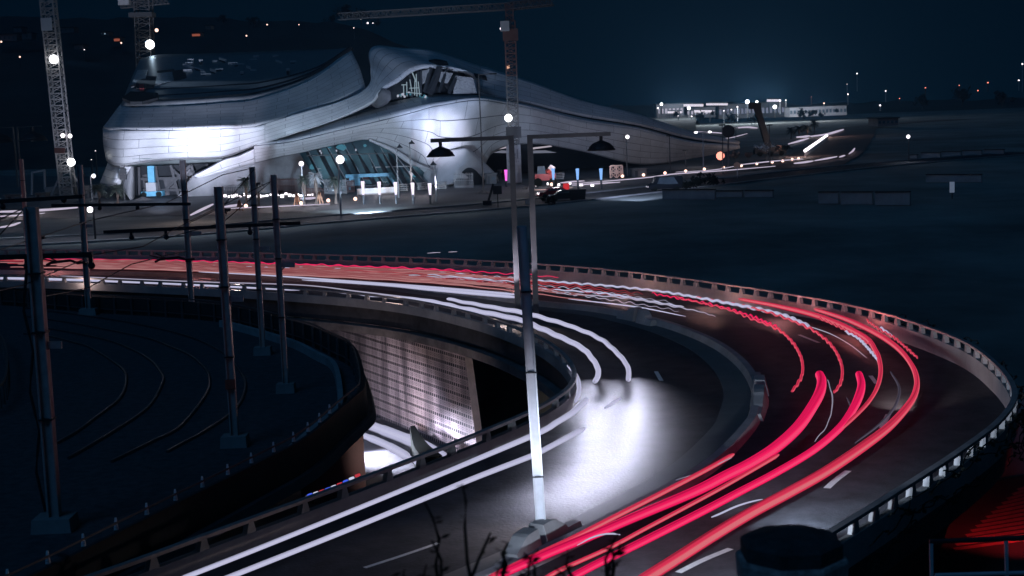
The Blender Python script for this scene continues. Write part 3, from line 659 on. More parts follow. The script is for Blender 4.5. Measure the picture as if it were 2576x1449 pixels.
for x0, y0, Y_, lab in ((117,663,50,'curved steady arm hanging left of the dim pole'),(390,655,60,'curved steady arm hanging left of the middle poles')):
    mb = MB(); mb.tube([V(x0, y0+4, Y_), V(x0+12, y0-2, Y_), V(x0+60, y0-8, Y_), V(x0+78, y0-1, Y_), V(x0+100, y0-4, Y_)], .05, 6); mb.tube([V(x0-14, y0-12, Y_), V(x0+30, y0-4, Y_), V(x0+2, y0-18, Y_)], .03, 5)
    tag(mb.build('steady_arm', mat('red tinted steel', (.10, .02, .025), .4)), lab, 'steady arm')

# ------------------------------------------------------------------ twin lamps and the near pole
LAMPM = mat('lamp paint', (.11, .10, .10), .45, noise=.2, scale=2)
def twin(xb, yb, yt, armpx, label, gap=40, scale=1.0, lean=0.0):
    b = U(xb, yb); k = mpp(b); h = (yb-yt)*k; t = thing('twin_lamp', b, label, 'street lamp', 'twin armed street lamps')
    for s in (-1, 1):
        o = b+Vector((s*gap/2*k, 0, 0)); tp = o+Vector((lean*h, 0, h)); w = .34*scale
        mb = MB(); mb.bar(o, tp, w, w*1.1); mb.build('post', LAMPM, t)
        mb = MB(); e = tp+Vector((s*armpx*k, 0, 0)); mb.bar(tp-Vector((s*w/2, 0, -w*.35)), e+Vector((0, 0, w*.35)), w*.8, w*.72); mb.build('arm', LAMPM, t)
        c = e-Vector((s*24*k, 0, 0)); mb = MB(); R_ = 35*k
        mb.lathe(c, ((.12*R_, .0), (.12*R_, -.30*R_), (.30*R_, -.38*R_), (.62*R_, -.52*R_), (.86*R_, -.74*R_), (.90*R_, -.86*R_), (1.0*R_, -.94*R_), (1.0*R_, -1.02*R_), (.9*R_, -1.0*R_)), 20)
        mb.build('shade', DSTEEL, t, smooth=False)
    return t
twin(1326, 792, 352, 200, 'tall twin armed lamp with dark bell shades between the carriageways', 46)
twin(50, 470, 322, 62, 'far twin armed lamp in shadow behind the poles at left', 10, .9)
b = U(1364, 1368); tp = V(1312, 569, b.y-.0); t = thing('steel_pole', b, 'near steel channel pole rising from the twin flared blocks', 'pole')
k = mpp(b)
mb = MB(); mb.bar(b, tp, .20, .26); mb.build('web', STEEL, t)
for s in (-1, 1):
    mb = MB(); o = Vector((s*.125, -.02, 0)); mb.bar(b+o, tp+o, .05, .34); mb.build('flange', mat('bright steel', (.5, .5, .52), .35, .5), t)
mb = MB(); mb.box(up(b, .05), (.5, .5, .12)); mb.build('base_plate', DSTEEL, t)
for f in (.22, .55, .8):
    mb = MB(); mb.box(b.lerp(tp, f), (.34, .38, .05)); mb.build('clamp', DSTEEL, t)

# ------------------------------------------------------------------ foreground: octagonal pillar, handrail, red lit lower yard, weeds, vines
c = V(1990, 1395, 11.5); t = thing('octagonal_pillar', c, 'dark stained octagonal concrete pillar top in the foreground', 'pillar')
k = mpp(c); top = V(1990, 1352, 11.5).z; OCT = mat('stained glow tinted concrete', (.50, .36, .34), .9, noise=.7, scale=6, bump=.6); R_ = 136*k  # warm tone stands in for tail light on the stained shaft
mb = MB(); mb.lathe(Vector((c.x, c.y, top)), ((R_*.45, .03), (R_*.86, 0), (R_*.95, -.03), (R_*.95, -.15)), 8); mb.build('cap', mat('black stained concrete', (.045, .048, .05), .9, noise=.5, scale=5, bump=.5), t)
mb = MB(); mb.lathe(Vector((c.x, c.y, top-.15)), ((R_*1.02, 0), (R_*1.05, -.03), (R_*1.03, -.21), (R_*.97, -.23), (R_*.95, -.30), (R_*.90, -.32), (R_*.90, -3.0)), 8); mb.build('shaft', OCT, t)
t = thing('handrail', V(2342, 1430, 20), 'thin steel handrail at the lower right corner before the red glow', 'handrail'); mb = MB()
mb.tube([V(2338, 1362, 20), V(2600, 1352, 20)], .035, 8); mb.build('top_rail', DSTEEL, t)
for x in (2342, 2531):
    mb = MB(); mb.bar(V(x, 1360, 20), V(x+2, 1480, 20), .045); mb.build('post', STEEL, t)
mb = MB(); mb.tube([V(2352, 1447, 20), V(2600, 1440, 20)], .03, 8); mb.build('lower_rail', STEEL, t)
YARD = -4.2
mb = MB()
def yq(x, y, z=YARD): return U(x, y, z)
p = [yq(2300, 1560), yq(2700, 1560), yq(2760, 1150), yq(2420, 1230)]; mb.quad(*[q-Vector((0, 0, .02)) for q in p]); tag(mb.build('lower_yard', mat('reddish paving', (.07, .03, .03), .8, noise=.3, scale=.4)), kind='structure')
for i in range(14):
    y0 = 1222+i*11.5; x0 = max(2400, 2560-i*13)
    mb = MB(); a_, b_ = yq(x0, y0+10), yq(2680, y0-28); s2 = Vector((0, .16, 0)); mb.quad(a_-s2, b_-s2, b_+s2, a_+s2)
    tag(mb.build('hatch_stripe', mat('red lit paint', (.50, .12, .12), .7, noise=.3, scale=2)), 'red lit stripe of the hatching at the lower right corner', 'road marking', 'red lit hatching stripes')  # red of the tail light is put into the stripe colour
l = spot('tail_lamp', yq(2620, 1420)+Vector((0, 0, 2.2)), yq(2530, 1290), 420, (1, .06, .08), 120, 1, .3)
def weed(x, Yd, hpx, n_, label, seed):
    r_ = random.Random(seed); b = V(x, 1500, Yd); k = mpp(b); t = thing('weed', b, label, 'weed', 'blurred weeds along the bottom edge')
    st = MB(); lf = MB()
    for i in range(n_):
        a = (r_.random()-.5)*70; h = hpx*(.45+.55*r_.random())
        P = [b+(RT*((r_.random()-.5)*26+a*f*f)+UP*(h*f))*k+Vector((0, (r_.random()-.5)*.15, 0)) for f in (0, .3, .6, .85, 1)]
        st.tube(P, [.012, .011, .010, .008, .005], 5)
        for q in range(6):
            f = .35+.65*r_.random(); j = min(3, int(f*4)); c_ = P[j].lerp(P[j+1], f*4-j); an = r_.random()*2*PI; L = (.03+.05*r_.random())
            d_ = Vector((math.cos(an), math.sin(an)*.6, .5*r_.random()-.05))*L; s2 = Vector((-d_.y, d_.x, d_.z*.4))*.38
            lf.quad(c_, c_+d_*.5+s2, c_+d_, c_+d_*.5-s2)
    st.build('stems', BLACKL, t); lf.build('leaves', BLACKL, t)
for i, (x, hp, n_, lab) in enumerate(((1045,85,3,'short dark weed at the bottom edge left of the bare stems'),(1105,290,2,'leaning bare weed stem right of the short weed'),(1190,310,2,'tallest bare weed stem at the bottom edge'),
                                     (1255,140,3,'leafy weed in front of the flared concrete block'),(1335,125,3,'low weed below the near steel pole'),(1440,120,3,'dark weed in front of the salmon streak'),
                                     (1525,185,4,'leafy dark weed standing over the crimson streak'),(960,60,2,'lowest weed at the bottom edge'),(170,170,3,'faint weed before the nearest catenary pole'))):
    weed(x, 8.5, hp, n_, lab, i+20)
r_ = random.Random(5); OC = side(OUTER, -.25)
vis_ = [i for i, p in enumerate(OC) if p.y < 78 and p.x > 8]
for s_i in range(5):
    t = thing('vine', OC[vis_[len(vis_)*(s_i+1)//7]], 'bare tangled vine over the near outer barrier, %s' % ('nearest the bend tip', 'just below the bend tip', 'midway down the near barrier', 'behind the handrail', 'beside the octagonal pillar')[s_i], 'vine', 'vines on the outer barrier')
    mb = MB(); lf = MB()
    for w_ in range(9):
        i0 = vis_[min(len(vis_)-12, int(len(vis_)*(s_i+r_.random())/5.6))]; P = []; z = 1.1*r_.random()
        for q in range(9):
            z += (r_.random()-.52)*.5; z = min(1.45, max(-1.6, z)); P.append(OC[min(i0+q, len(OC)-1)]+Vector((.25*r_.random()+.1, -.25*r_.random(), z)))
        mb.tube(spline(P, .25), .022, 4)
        for p in P[::2]:
            for _ in range(2):
                d_ = Vector((r_.random()-.5, r_.random()-.5, r_.random()-.7))*.3; lf.quad(p, p+d_*.5+Vector((.07, 0, .04)), p+d_, p+d_*.5-Vector((.07, 0, .04)))
    mb.build('stems', BLACKL, t); lf.build('leaves', BLACKL, t)
#=====FARFIELD=====
# ------------------------------------------------------------------ theatre
def PV(r): return [V(*q) for q in r]
def skin(rows, name, m_, parent, nu=60, nv=10, bulge=0.0, solid=.5, smooth=True, cut=None, us=1.0):
    R_ = []
    for r in rows:
        P = PV(r); R_.append([cr(P, i/nu) for i in range(nu+1)])
    mb = MB(); g = []
    for j in range(nv+1):
        row = []
        for i in range(nu+1):
            p = cr([r[i] for r in R_], j/nv)
            if bulge: p = p - Vector((0, bulge*math.sin(PI*j/nv), 0))
            row.append(p)
        g.append(row)
    for row in g: mb.v += row
    um = [0]
    mid = g[nv//2]
    for i in range(1, nu+1): um.append(um[-1]+(mid[i]-mid[i-1]).length*us)
    vm = [0]
    for j in range(1, nv+1): vm.append(vm[-1]+sum((g[j][i]-g[j-1][i]).length for i in range(0, nu+1, 5))/len(range(0, nu+1, 5)))
    w = nu+1
    for j in range(nv):
        for i in range(nu):
            if cut and cut(i/nu, j/nv): continue
            mb.f.append((j*w+i, (j+1)*w+i, (j+1)*w+i+1, j*w+i+1)); mb.uv[len(mb.f)-1] = ((um[i], vm[j]), (um[i], vm[j+1]), (um[i+1], vm[j+1]), (um[i+1], vm[j]))
    return mb.build(name, m_, parent, smooth=smooth, solid=solid)
def panel_mat(name, col, bw=8.5, bh=1.35, mortar=.04):
    M = mat(name, col, .38, spec=.4); nt = M.node_tree; b = nt.nodes['Principled BSDF']
    t = nt.nodes.new('ShaderNodeTexCoord'); br = nt.nodes.new('ShaderNodeTexBrick'); nt.links.new(t.outputs['UV'], br.inputs['Vector'])
    br.offset = .37; br.inputs['Scale'].default_value = 1; br.inputs['Brick Width'].default_value = bw; br.inputs['Row Height'].default_value = bh
    br.inputs['Mortar Size'].default_value = mortar; br.inputs['Mortar Smooth'].default_value = .1
    br.inputs['Color1'].default_value = (*col, 1); br.inputs['Color2'].default_value = (*[c*.90 for c in col], 1); br.inputs['Mortar'].default_value = (.10, .10, .115, 1)
    nz = nt.nodes.new('ShaderNodeTexNoise'); nz.inputs['Scale'].default_value = .35; nz.inputs['Detail'].default_value = 5; nt.links.new(t.outputs['Object'], nz.inputs['Vector'])
    r = nt.nodes.new('ShaderNodeValToRGB'); r.color_ramp.elements[0].color = (.82, .82, .82, 1); r.color_ramp.elements[1].color = (1, 1, 1, 1); r.color_ramp.elements[0].position = .3; r.color_ramp.elements[1].position = .65
    nt.links.new(nz.outputs['Fac'], r.inputs[0])
    mx = nt.nodes.new('ShaderNodeMix'); mx.data_type = 'RGBA'; mx.blend_type = 'MULTIPLY'; mx.inputs['Factor'].default_value = 1
    nt.links.new(br.outputs['Color'], mx.inputs['A']); nt.links.new(r.outputs[0], mx.inputs['B']); nt.links.new(mx.outputs['Result'], b.inputs['Base Color'])
    bp = nt.nodes.new('ShaderNodeBump'); bp.inputs['Strength'].default_value = .2; bp.inputs['Distance'].default_value = .05; bp.invert = True
    nt.links.new(br.outputs['Fac'], bp.inputs['Height']); nt.links.new(bp.outputs[0], b.inputs['Normal'])
    return M
SKIN = panel_mat('white cladding', (.62, .62, .64)); SKIN2 = panel_mat('white cladding fine', (.60, .60, .62), 6.0, 1.6)
ROOFM = panel_mat('roof cladding', (.20, .21, .225), 4.5, 2.2, .04)
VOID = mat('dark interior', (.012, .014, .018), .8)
GLASS = mat('dark glazing', (.09, .115, .135), .12, noise=.6, scale=.25, spec=.6)
CWALL = mat('raw concrete wall', (.20, .20, .21), .85, noise=.35, scale=.25, bump=.2)
GLZ = mat('lit glazing', (.05, .065, .075), .15); nt = GLZ.node_tree; b = nt.nodes['Principled BSDF']
t_ = nt.nodes.new('ShaderNodeTexCoord'); n_ = nt.nodes.new('ShaderNodeTexNoise'); n_.inputs['Scale'].default_value = .22; n_.inputs['Detail'].default_value = 4; nt.links.new(t_.outputs['Object'], n_.inputs['Vector'])
r_ = nt.nodes.new('ShaderNodeValToRGB'); r_.color_ramp.elements[0].position = .42; r_.color_ramp.elements[1].position = .78; r_.color_ramp.elements[0].color = (.004, .014, .022, 1); r_.color_ramp.elements[1].color = (.06, .15, .20, 1)
nt.links.new(n_.outputs['Fac'], r_.inputs[0]); nt.links.new(r_.outputs[0], b.inputs['Emission Color']); b.inputs['Emission Strength'].default_value = .8; GLZ.cycles.emission_sampling = 'NONE'
TH = thing('theatre', U(900, 500), 'huge flowing white theatre with sweeping curved shells, floodlit at night', 'theatre')
CREASE = ((345,225,285),(308,262,262),(332,270,254),(450,266,250),(560,258,250),(650,247,251),(780,200,256),(883,126,268))
BULGE = ((290,318,286),(262,322,258),(300,328,241),(450,327,236),(560,323,236),(640,318,238),(780,282,243),(921,228,250))
MIDU = ((318,275,287),(283,295,261),(316,300,247),(450,298,243),(560,292,243),(645,284,244.5),(780,243,249.5),(906,176,258))
FBOT = ((295,400,285),(271,402,259),(300,416,243),(380,405,240),(470,398,239),(560,395,240),(640,366,240.5),(668,358,240.6))
BULG2 = ((290,318,286),(262,322,258),(300,328,241),(380,328,237),(470,327,236),(560,323,236),(640,318,238),(668,312,238.6))
skin((CREASE, MIDU, BULGE), 'upper_shell', SKIN2, TH, 70, 12)
skin((BULG2, FBOT), 'front_facade', SKIN, TH, 70, 8, bulge=.8)
RB = ((372,148,296),(356,150,294),(400,140,296),(500,137,298),(620,133,298),(720,129,297),(830,126,288),(884,122,270))
skin((RB, tuple((a[0]*.5+b[0]*.5, a[1]*.5+b[1]*.5-4, a[2]*.5+b[2]*.5) for a, b in zip(RB, CREASE)), CREASE), 'roof', ROOFM, TH, 60, 12, solid=.4)
for k, (f, x0) in enumerate(((.10, .30), (.19, .30), (.31, .30))):
    P = [V(a[0]+(b[0]-a[0])*f, a[1]+(b[1]-a[1])*f-1.5*f*4-1, a[2]+(b[2]-a[2])*f-.4) for a, b in zip(CREASE, RB)]
    P = [cr(P, x0+(1-x0)*i/40) for i in range(41)]; mb = MB(); mb.tube(P, [.30+.30*i/40 for i in range(41)], 6, flat=.8); mb.build('roof_gutter', VOID, TH)
def roofp(x, y, dz=.25):
    yc = 266-max(0, x-450)*.10-max(0, x-640)*.30; f = min(1, max(0, (yc-y)/(yc-140))); return V(x, y, 251+45*f) + Vector((0, -.5, dz))
def slab(pts, name, m_, dz=.3, par=TH):
    P = [roofp(*q, dz) for q in pts]; mb = MB(); n_ = len(P)
    for p in P: mb.v.append(p)
    for p in P: mb.v.append(p-Vector((0, 0, .5)))
    mb.f.append(tuple(range(n_))); mb.f.append(tuple(range(n_, 2*n_))[::-1])
    for i in range(n_): mb.f.append((i, (i+1) % n_, n_+(i+1) % n_, n_+i))
    mb.build(name, m_, par)
FOIL = mat('foil sheet', (.30, .31, .33), .35, noise=.5, scale=.6, bump=1.0)
slab(((343,222),(350,195),(397,196),(388,222)), 'roof_opening', VOID); slab(((435,182),(467,178),(472,203),(440,207)), 'roof_opening', VOID)
slab(((310,252),(330,236),(400,240),(398,252),(360,262),(330,262)), 'roof_opening', VOID, .45); slab(((397,182),(440,178),(440,182),(398,188)), 'roof_opening', VOID)
slab(((398,188),(434,184),(436,208),(392,216)), 'foil_cover', FOIL); slab(((348,180),(374,180),(366,208),(332,218)), 'foil_cover', FOIL)
slab(((352,222),(364,221),(365,232),(353,232)), 'red_box', mat('red tarpaulin', (.25, .03, .035), .7), .7)
r_ = random.Random(9)
for i in range(26):
    x = 455+r_.random()*300; y = 148+r_.random()*45-max(0, x-600)*.06; L = 8+r_.random()*18; sl = (-.08, .5)[r_.random() < .3]
    slab(((x, y), (x+L, y+sl*L*.6), (x+L, y+sl*L*.6+2.2), (x, y+2.2)), 'skylight_kerb', mat('zinc upstand', (.30, .31, .33), .5), .55+.3*r_.random())
    if i % 2: slab(((x+1, y+2.6), (x+L*.8, y+2.6+sl*L*.5), (x+L*.8, y+6+sl*L*.5), (x+1, y+6)), 'roof_opening', VOID, .35)
# upper skin: ribbon, curl and the long right wing
OF = ((640,318,238),(762,283,242),(844,260,245),(897,239,247),(922,222,248.5),(934,200,252),(932,170,256),(927,138,262),(945,118,266),(1006,123,268),(1080,129,270),(1202,166,274),(1333,207,280),(1462,254,288),(1607,290,297),(1736,332,306),(1860,357,318))
IF_ = ((640,366,240),(762,330,241),(844,302,243),(905,275,244),(938,257,245),(952,238,246),(970,222,247.5),(1004,203,252),(1041,177,256),(1095,169,260),(1192,190,264),(1208,238,264.5),(1333,261,272),(1462,290,282),(1607,314,292),(1736,347,303),(1860,362,316))
skin((OF, IF_), 'upper_skin', SKIN, TH, 130, 10, bulge=.15)
GB = tuple((x, y-3, Y+5) for x, y, Y in IF_)
E0 = ((640,363,242.5),(700,349,243),(744,338,243.5),(859,299,246),(943,272,250),(1000,257,254),(1080,243,259),(1141,240,262),(1199,243,264),(1281,257,268),(1333,267,272),(1462,299,282),(1607,322,294),(1736,356,304),(1860,367,316))
E1 = ((640,366,239.8),(700,360,239),(744,353,239),(859,325,240),(958,302,242),(1030,284,244.5),(1080,270,247),(1110,264,249),(1199,251,253),(1281,262,259),(1333,272,264),(1462,305,276),(1607,327,289),(1736,360,300),(1860,369,314))
E2 = ((640,408,242),(700,392,241),(745,384,241),(859,359,243),(928,350,244),(990,374,246),(1050,418,251),(1076,463,254),(1190,466,257),(1238,384,259),(1330,361,266),(1462,380,277),(1607,413,290),(1736,399,302),(1860,372,314))
skin((GB[3:], tuple((x, y+4, Y+3) for x, y, Y in (E0[3], E0[4], E0[4], E0[5], E0[6], E0[7], E0[7], E0[8], E0[9], E0[10], E0[11], E0[12], E0[13], E0[14]))), 'gallery_back', VOID, TH, 60, 4, solid=.2)
skin((E0, E1), 'lower_shell_top', SKIN2, TH, 90, 4)
EM = tuple((a[0]*.55+b[0]*.45, a[1]*.55+b[1]*.45, a[2]*.5+b[2]*.5-(1.5 if 5 < i < 10 else .4)) for i, (a, b) in enumerate(zip(E1, E2)))
EM = EM[:6]+((1078,335,247.5),(1108,350,250),(1180,350,254.5),(1252,318,259.5))+EM[10:]
skin((E1, EM, E2), 'lower_shell', SKIN, TH, 110, 14)
skin((((485,441,243),(525,421,242),(564,400,241),(600,390,240.8),(640,372,240.6)), ((497,446,243.5),(535,438,243),(575,426,242.4),(608,416,242.2),(640,409,242))), 'ramp_shell', SKIN, TH, 30, 5)
# overhanging fin at the leg
skin((((928,349,243.5),(990,372,245),(1040,404,247),(1075,420,248),(1098,427,249)), ((930,353,243),(985,381,244.5),(1030,413,246.5),(1070,424,248),(1098,428,249))), 'fin', SKIN, TH, 30, 2, solid=.3)
# base: buttress, concrete walls, recesses
skin((((274,407,261),(300,417,244),(331,418,243.5)), ((252,464,262),(275,469,245),(303,465,244))), 'buttress', SKIN, TH, 16, 8, solid=.3)
skin((((331,418,243.5),(336,418,244.5),(338,420,250)), ((303,465,244),(330,505,241),(340,505,250))), 'buttress_side', CWALL, TH, 8, 6, solid=.2)
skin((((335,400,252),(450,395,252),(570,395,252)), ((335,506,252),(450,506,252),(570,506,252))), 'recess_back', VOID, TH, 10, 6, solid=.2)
skin((((333,398,239.5),(440,395,238.8),(550,392,239.6)), ((331,417,243),(445,413,242.5),(566,407,242.5))), 'soffit_band', mat('greenish soffit', (.20, .23, .23), .7, noise=.2, scale=.4), TH, 20, 3, solid=.3)
skin((((485,441,243.6),(525,428,243),(608,413,242.6),(714,390,241.6),(752,384,241.5)), ((440,505,244),(520,503,243.5),(610,501,243),(720,497,242),(812,478,241.5))), 'concrete_wall', CWALL, TH, 24, 8, solid=.3)
BRACE = mat('truss steel', (.05, .05, .055), .6)
for a, b in (((350,420),(352,500)),((392,418),(404,500)),((430,416),(452,500)),((480,414),(500,470)),((404,490),(480,416)),((432,424),(492,480)),((352,450),(540,446)),((360,478),(520,478)),((520,412),(540,440))):
    mb = MB(); mb.bar(V(*a, 249), V(*b, 248.5), .45); mb.build('truss_member', BRACE, TH)
PLAS = mat('plastic sheet', (.07, .068, .075), .4, noise=.6, scale=.35, bump=1.0)
for pts in (((358,440),(385,436),(392,470),(362,474)),((410,450),(432,446),(446,474),(418,480)),((455,425),(476,420),(486,440),(462,448)),((398,478),(424,476),(430,498),(404,500))):
    mb = MB(); mb.quad(*[V(*q, 250.5) for q in pts]); mb.build('plastic_sheet', PLAS, TH, solid=.05)
# lower window
skin((((738,366,246),(800,352,246),(859,356,246.5),(928,349,247),(990,374,248),(1050,414,251),(1078,440,253)), ((800,486,241.5),(850,484,242),(900,482,243),(950,480,244.5),(1000,478,246.5),(1050,474,250),(1082,470,253.5))), 'lower_glazing', GLZ, TH, 40, 10, solid=.1)
MUL = mat('window mullion', (.028, .03, .035), .5); MUL2 = mat('bright mullion', (.30, .31, .33), .4)
for i, x in enumerate((762,792,815,838,860,884,908,930,948,968,990,1012)):
    yt = 362+max(0, (x-945))*.62; dx = 62+ (i % 3)*3; mb = MB(); mb.bar(V(x, yt-4, 245.3+(x-760)*.012), V(x+dx, 484-i*.9, 241.3+(x-760)*.020), .55 if i % 2 else .32); mb.build('mullion', MUL, TH)
    if i % 2 == 0: mb = MB(); mb.bar(V(x+4, yt-2, 245.0+(x-760)*.012), V(x+dx+4, 484-i*.9, 241.0+(x-760)*.020), .10); mb.build('mullion_edge', MUL2, TH)
for y0, y1, x0, x1 in ((392,384,770,1010),(425,418,795,1035),(452,447,815,1055),(466,462,830,1065)):
    mb = MB(); mb.bar(V(x0, y0, 243.6), V(x1, y1, 247.0), .18); mb.build('transom', MUL2 if y0 in (425,466) else MUL, TH)
TEAL = glow('lit interior teal', (.05, .17, .24)); WLIT = glow('lit interior white', (.40, .44, .55)); WARM = glow('warm interior', (.30, .10, .05))
for i, (x, y, w, h, Md) in enumerate(((858,370,13,9,TEAL),(862,376,5,3,WLIT),(918,366,5,4,TEAL),(862,401,14,5,TEAL),(868,400,4,2,WLIT),(901,425,7,6,TEAL),(902,425,3,3,WLIT),(784,420,8,8,TEAL),(829,371,6,3,TEAL),(805,380,3,3,WLIT),(1040,440,14,12,TEAL),(1033,437,8,9,WLIT),(886,399,2,2,WLIT),(950,415,2,2,TEAL),(808,385,2,3,WLIT),(846,379,2,3,WLIT),(895,377,2,3,WLIT))):
    mb = MB(); c = V(x, y, 243.2+(x-760)*.018); k = .068; r4 = random.Random(i); P = [c+Vector((math.cos(a)*w*k*(.6+.5*r4.random()), 0, math.sin(a)*h*k*(.6+.5*r4.random()))) for a in [j*PI/5 for j in range(10)]]
    n0 = 0; mb.v = P+[p+Vector((0, .3, 0)) for p in P]; mb.f = [tuple(range(10)), tuple(range(10, 20))[::-1]]+[(j, (j+1) % 10, 10+(j+1) % 10, 10+j) for j in range(10)]; mb.build('lit_patch', Md, TH)
skin((((868,470,242.5),(880,440,244),(934,436,245)), ((880,482,242.5),(900,482,243),(940,478,244.5))), 'hall_floor', mat('brown panel', (.10, .035, .03), .7), TH, 4, 3, solid=.2)
skin((((930,352,248),(1000,385,250)), ((980,420,249),(1036,440,251))), 'drape', PLAS, TH, 8, 6, solid=.1)
# upper window
skin((((970,226,258),(1004,204,260),(1041,176,264),(1095,168,268),(1192,189,272),(1206,238,272)), ((950,262,255),(990,256,257),(1040,246,260),(1100,240,264),(1180,241,268),(1210,244,270))), 'upper_glazing', GLASS, TH, 30, 8, solid=.2)
for a, b, w in (((1084,172),(1068,232),.5),((1106,172),(1080,236),.9),((1124,174),(1105,232),.4),((1150,190),(1130,234),.5),((1052,182),(1050,240),.6),((1060,178),(1058,240),.4),((990,215),(992,250),.4),((1030,190),(1036,248),.5)):
    mb = MB(); mb.bar(V(*a, 259), V(*b, 257), w); mb.build('mullion', MUL, TH)
for pts in (((1062,178),(1080,174),(1074,206),(1060,214)),((1146,190),(1190,196),(1200,236),(1140,236)),((1110,180),(1140,184),(1126,210),(1104,206))):
    mb = MB(); mb.quad(*[V(*q, 258.5) for q in pts]); mb.build('plastic_sheet', PLAS, TH, solid=.05)
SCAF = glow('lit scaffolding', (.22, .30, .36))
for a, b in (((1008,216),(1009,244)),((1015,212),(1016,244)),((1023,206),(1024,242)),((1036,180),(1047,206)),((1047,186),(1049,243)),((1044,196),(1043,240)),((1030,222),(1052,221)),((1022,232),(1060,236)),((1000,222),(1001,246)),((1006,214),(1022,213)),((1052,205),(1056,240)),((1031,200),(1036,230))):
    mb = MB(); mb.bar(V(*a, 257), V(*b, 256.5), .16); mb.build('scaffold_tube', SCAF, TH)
r_ = random.Random(4)
for i in range(16):
    x = 984+r_.random()*95; y = 243-max(0, x-1020)*.05+r_.random()*5-r_.random()*12*(x < 1050); mb = MB(); mb.ball(V(x, y, 256), .14+.16*r_.random(), 6); mb.build('work_light', (TEAL, WLIT)[i % 2], TH)
skin((((1078,151,262.8),(1100,149,264),(1124,154,265.2)), ((1084,168,259.5),(1108,169,260.4),(1133,173,261.6))), 'missing_panel', VOID, TH, 6, 3, solid=.06)
skin((((1192,184,264),(1222,190,266)), ((1197,196,263),(1226,203,265))), 'missing_panel', VOID, TH, 4, 2, solid=.06)
skin((((960,224,246),(980,228,246.5),(984,250,246.5)), ((930,262,246),(950,272,246),(975,260,247))), 'window_cheek', mat('grey fold', (.06, .06, .066), .7), TH, 8, 4, solid=.3)
# right wing underside and hall behind
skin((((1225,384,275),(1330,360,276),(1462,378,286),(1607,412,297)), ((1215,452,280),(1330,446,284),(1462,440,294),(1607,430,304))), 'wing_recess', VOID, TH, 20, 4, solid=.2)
CEIL = glow('lit ceiling', (.42, .38, .44))
for pts, Md in ((((1246,372),(1290,364),(1290,370),(1240,378)), CEIL), (((1240,384),(1262,378),(1290,380),(1288,386)), glow('lit ceiling dim', (.14, .15, .20))), (((1332,372),(1385,366),(1389,369),(1332,377)), CEIL), (((1332,379),(1372,378),(1400,384),(1332,386)), glow('lit ceiling dim', (.14, .15, .20))),
                (((1348,440),(1372,439),(1372,449),(1350,449)), CEIL), (((1398,442),(1455,440),(1455,445),(1400,446)), CEIL), (((1425,447),(1488,446),(1488,451),(1425,451)), CEIL), (((1455,442),(1520,439),(1520,444),(1455,446)), CEIL)):
    mb = MB(); P = [V(*q, 272.5) for q in pts]; mb.quad(*P); mb.build('lit_opening', Md, TH, solid=.2)
mb = MB(); [mb.bar(V(1258+i*4.2, 432, 273), V(1262+i*4.2, 431.7, 273), .3) for i in range(1)]; mb.build('lit_opening', WARM, TH)
# saddle canopy at the foot of the leg
SD = thing('saddle_canopy', U(1150, 466), 'pale saddle shaped canopy with an arched opening at the foot of the theatre leg', 'canopy')
PLAIN = mat('plain white render', (.52, .52, .54), .7, noise=.12, scale=.3, bump=.1)
skin((((1113,377,254),(1125,378,252),(1145,377,250),(1170,374,249),(1182,380,250),(1195,388,253)), ((1088,400,253),(1108,404,251),(1138,408,248.5),(1163,402,247.5),(1190,404,249),(1216,408,253)), ((1066,440,252),(1092,442,249),(1120,446,246),(1148,440,245),(1160,424,245.5),(1245,438,252)), ((1052,462,252),(1080,464,248),(1112,466,244.5),(1140,462,243.5),(1155,448,244),(1254,456,252))), 'saddle_shell', PLAIN, SD, 40, 16, solid=.3)
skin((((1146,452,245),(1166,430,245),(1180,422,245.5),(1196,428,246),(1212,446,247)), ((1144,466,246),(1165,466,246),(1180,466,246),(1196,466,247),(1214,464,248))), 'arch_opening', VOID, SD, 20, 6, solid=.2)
for k_, (pp, q, pw, col, sz, bl) in enumerate((
    (U(560,506,1.5), V(548,366,238), 120000, (.74,.77,1.0), (690,345,240), .75),
    (U(400,525,1.5), V(400,368,240), 230000, (.70,.77,1.0), (610,365,240), .8),
    (U(1112,500,1.2), V(1106,345,249), 330000, (.74,.77,1.0), (1192,330,251), .95),
    (U(930,505,2.0), V(850,322,242), 95000, (.55,.75,1.0), 66, 1.0),
    (V(1120,330,220), V(1065,178,264), 32000, (.52,.65,1.0), 40, .8),  # added spot hanging in mid-air to brighten the upper skin
    (U(1440,462,3.0), V(1420,292,277), 42000, (.52,.65,1.0), (1230,270,262), .9),
    (U(1600,452,3.0), V(1590,335,290), 14000, (.52,.65,1.0), 80, .9),
    (U(288,500,.8), V(285,446,246), 1400, (.75,.85,1.0), 80, .9),
    (V(377,112,300), V(430,200,280), 250, (.6,.8,1.0), 120, 1.0),
    (V(135,149,276), V(455,205,268), 52000, (.55,.75,1.0), (640,200,268), .9))):
    if isinstance(sz, tuple): sz = 2*math.degrees((q-pp).angle(V(*sz)-pp))
    spot('flood_or_fill_lamp', pp, q, pw, col, sz, bl, .3)  # ground and crane floods, plus spots added where no lamp stands
pp = U(60,560,14); a_ = V(420,297,242)
spot('flood_or_fill_lamp', pp, a_, 120000, (.58,.69,1.0), 2*math.degrees((a_-pp).angle(V(585,295,243)-pp)), .06, .3)  # added lamp without a mast; its cone edge ends the lit shell
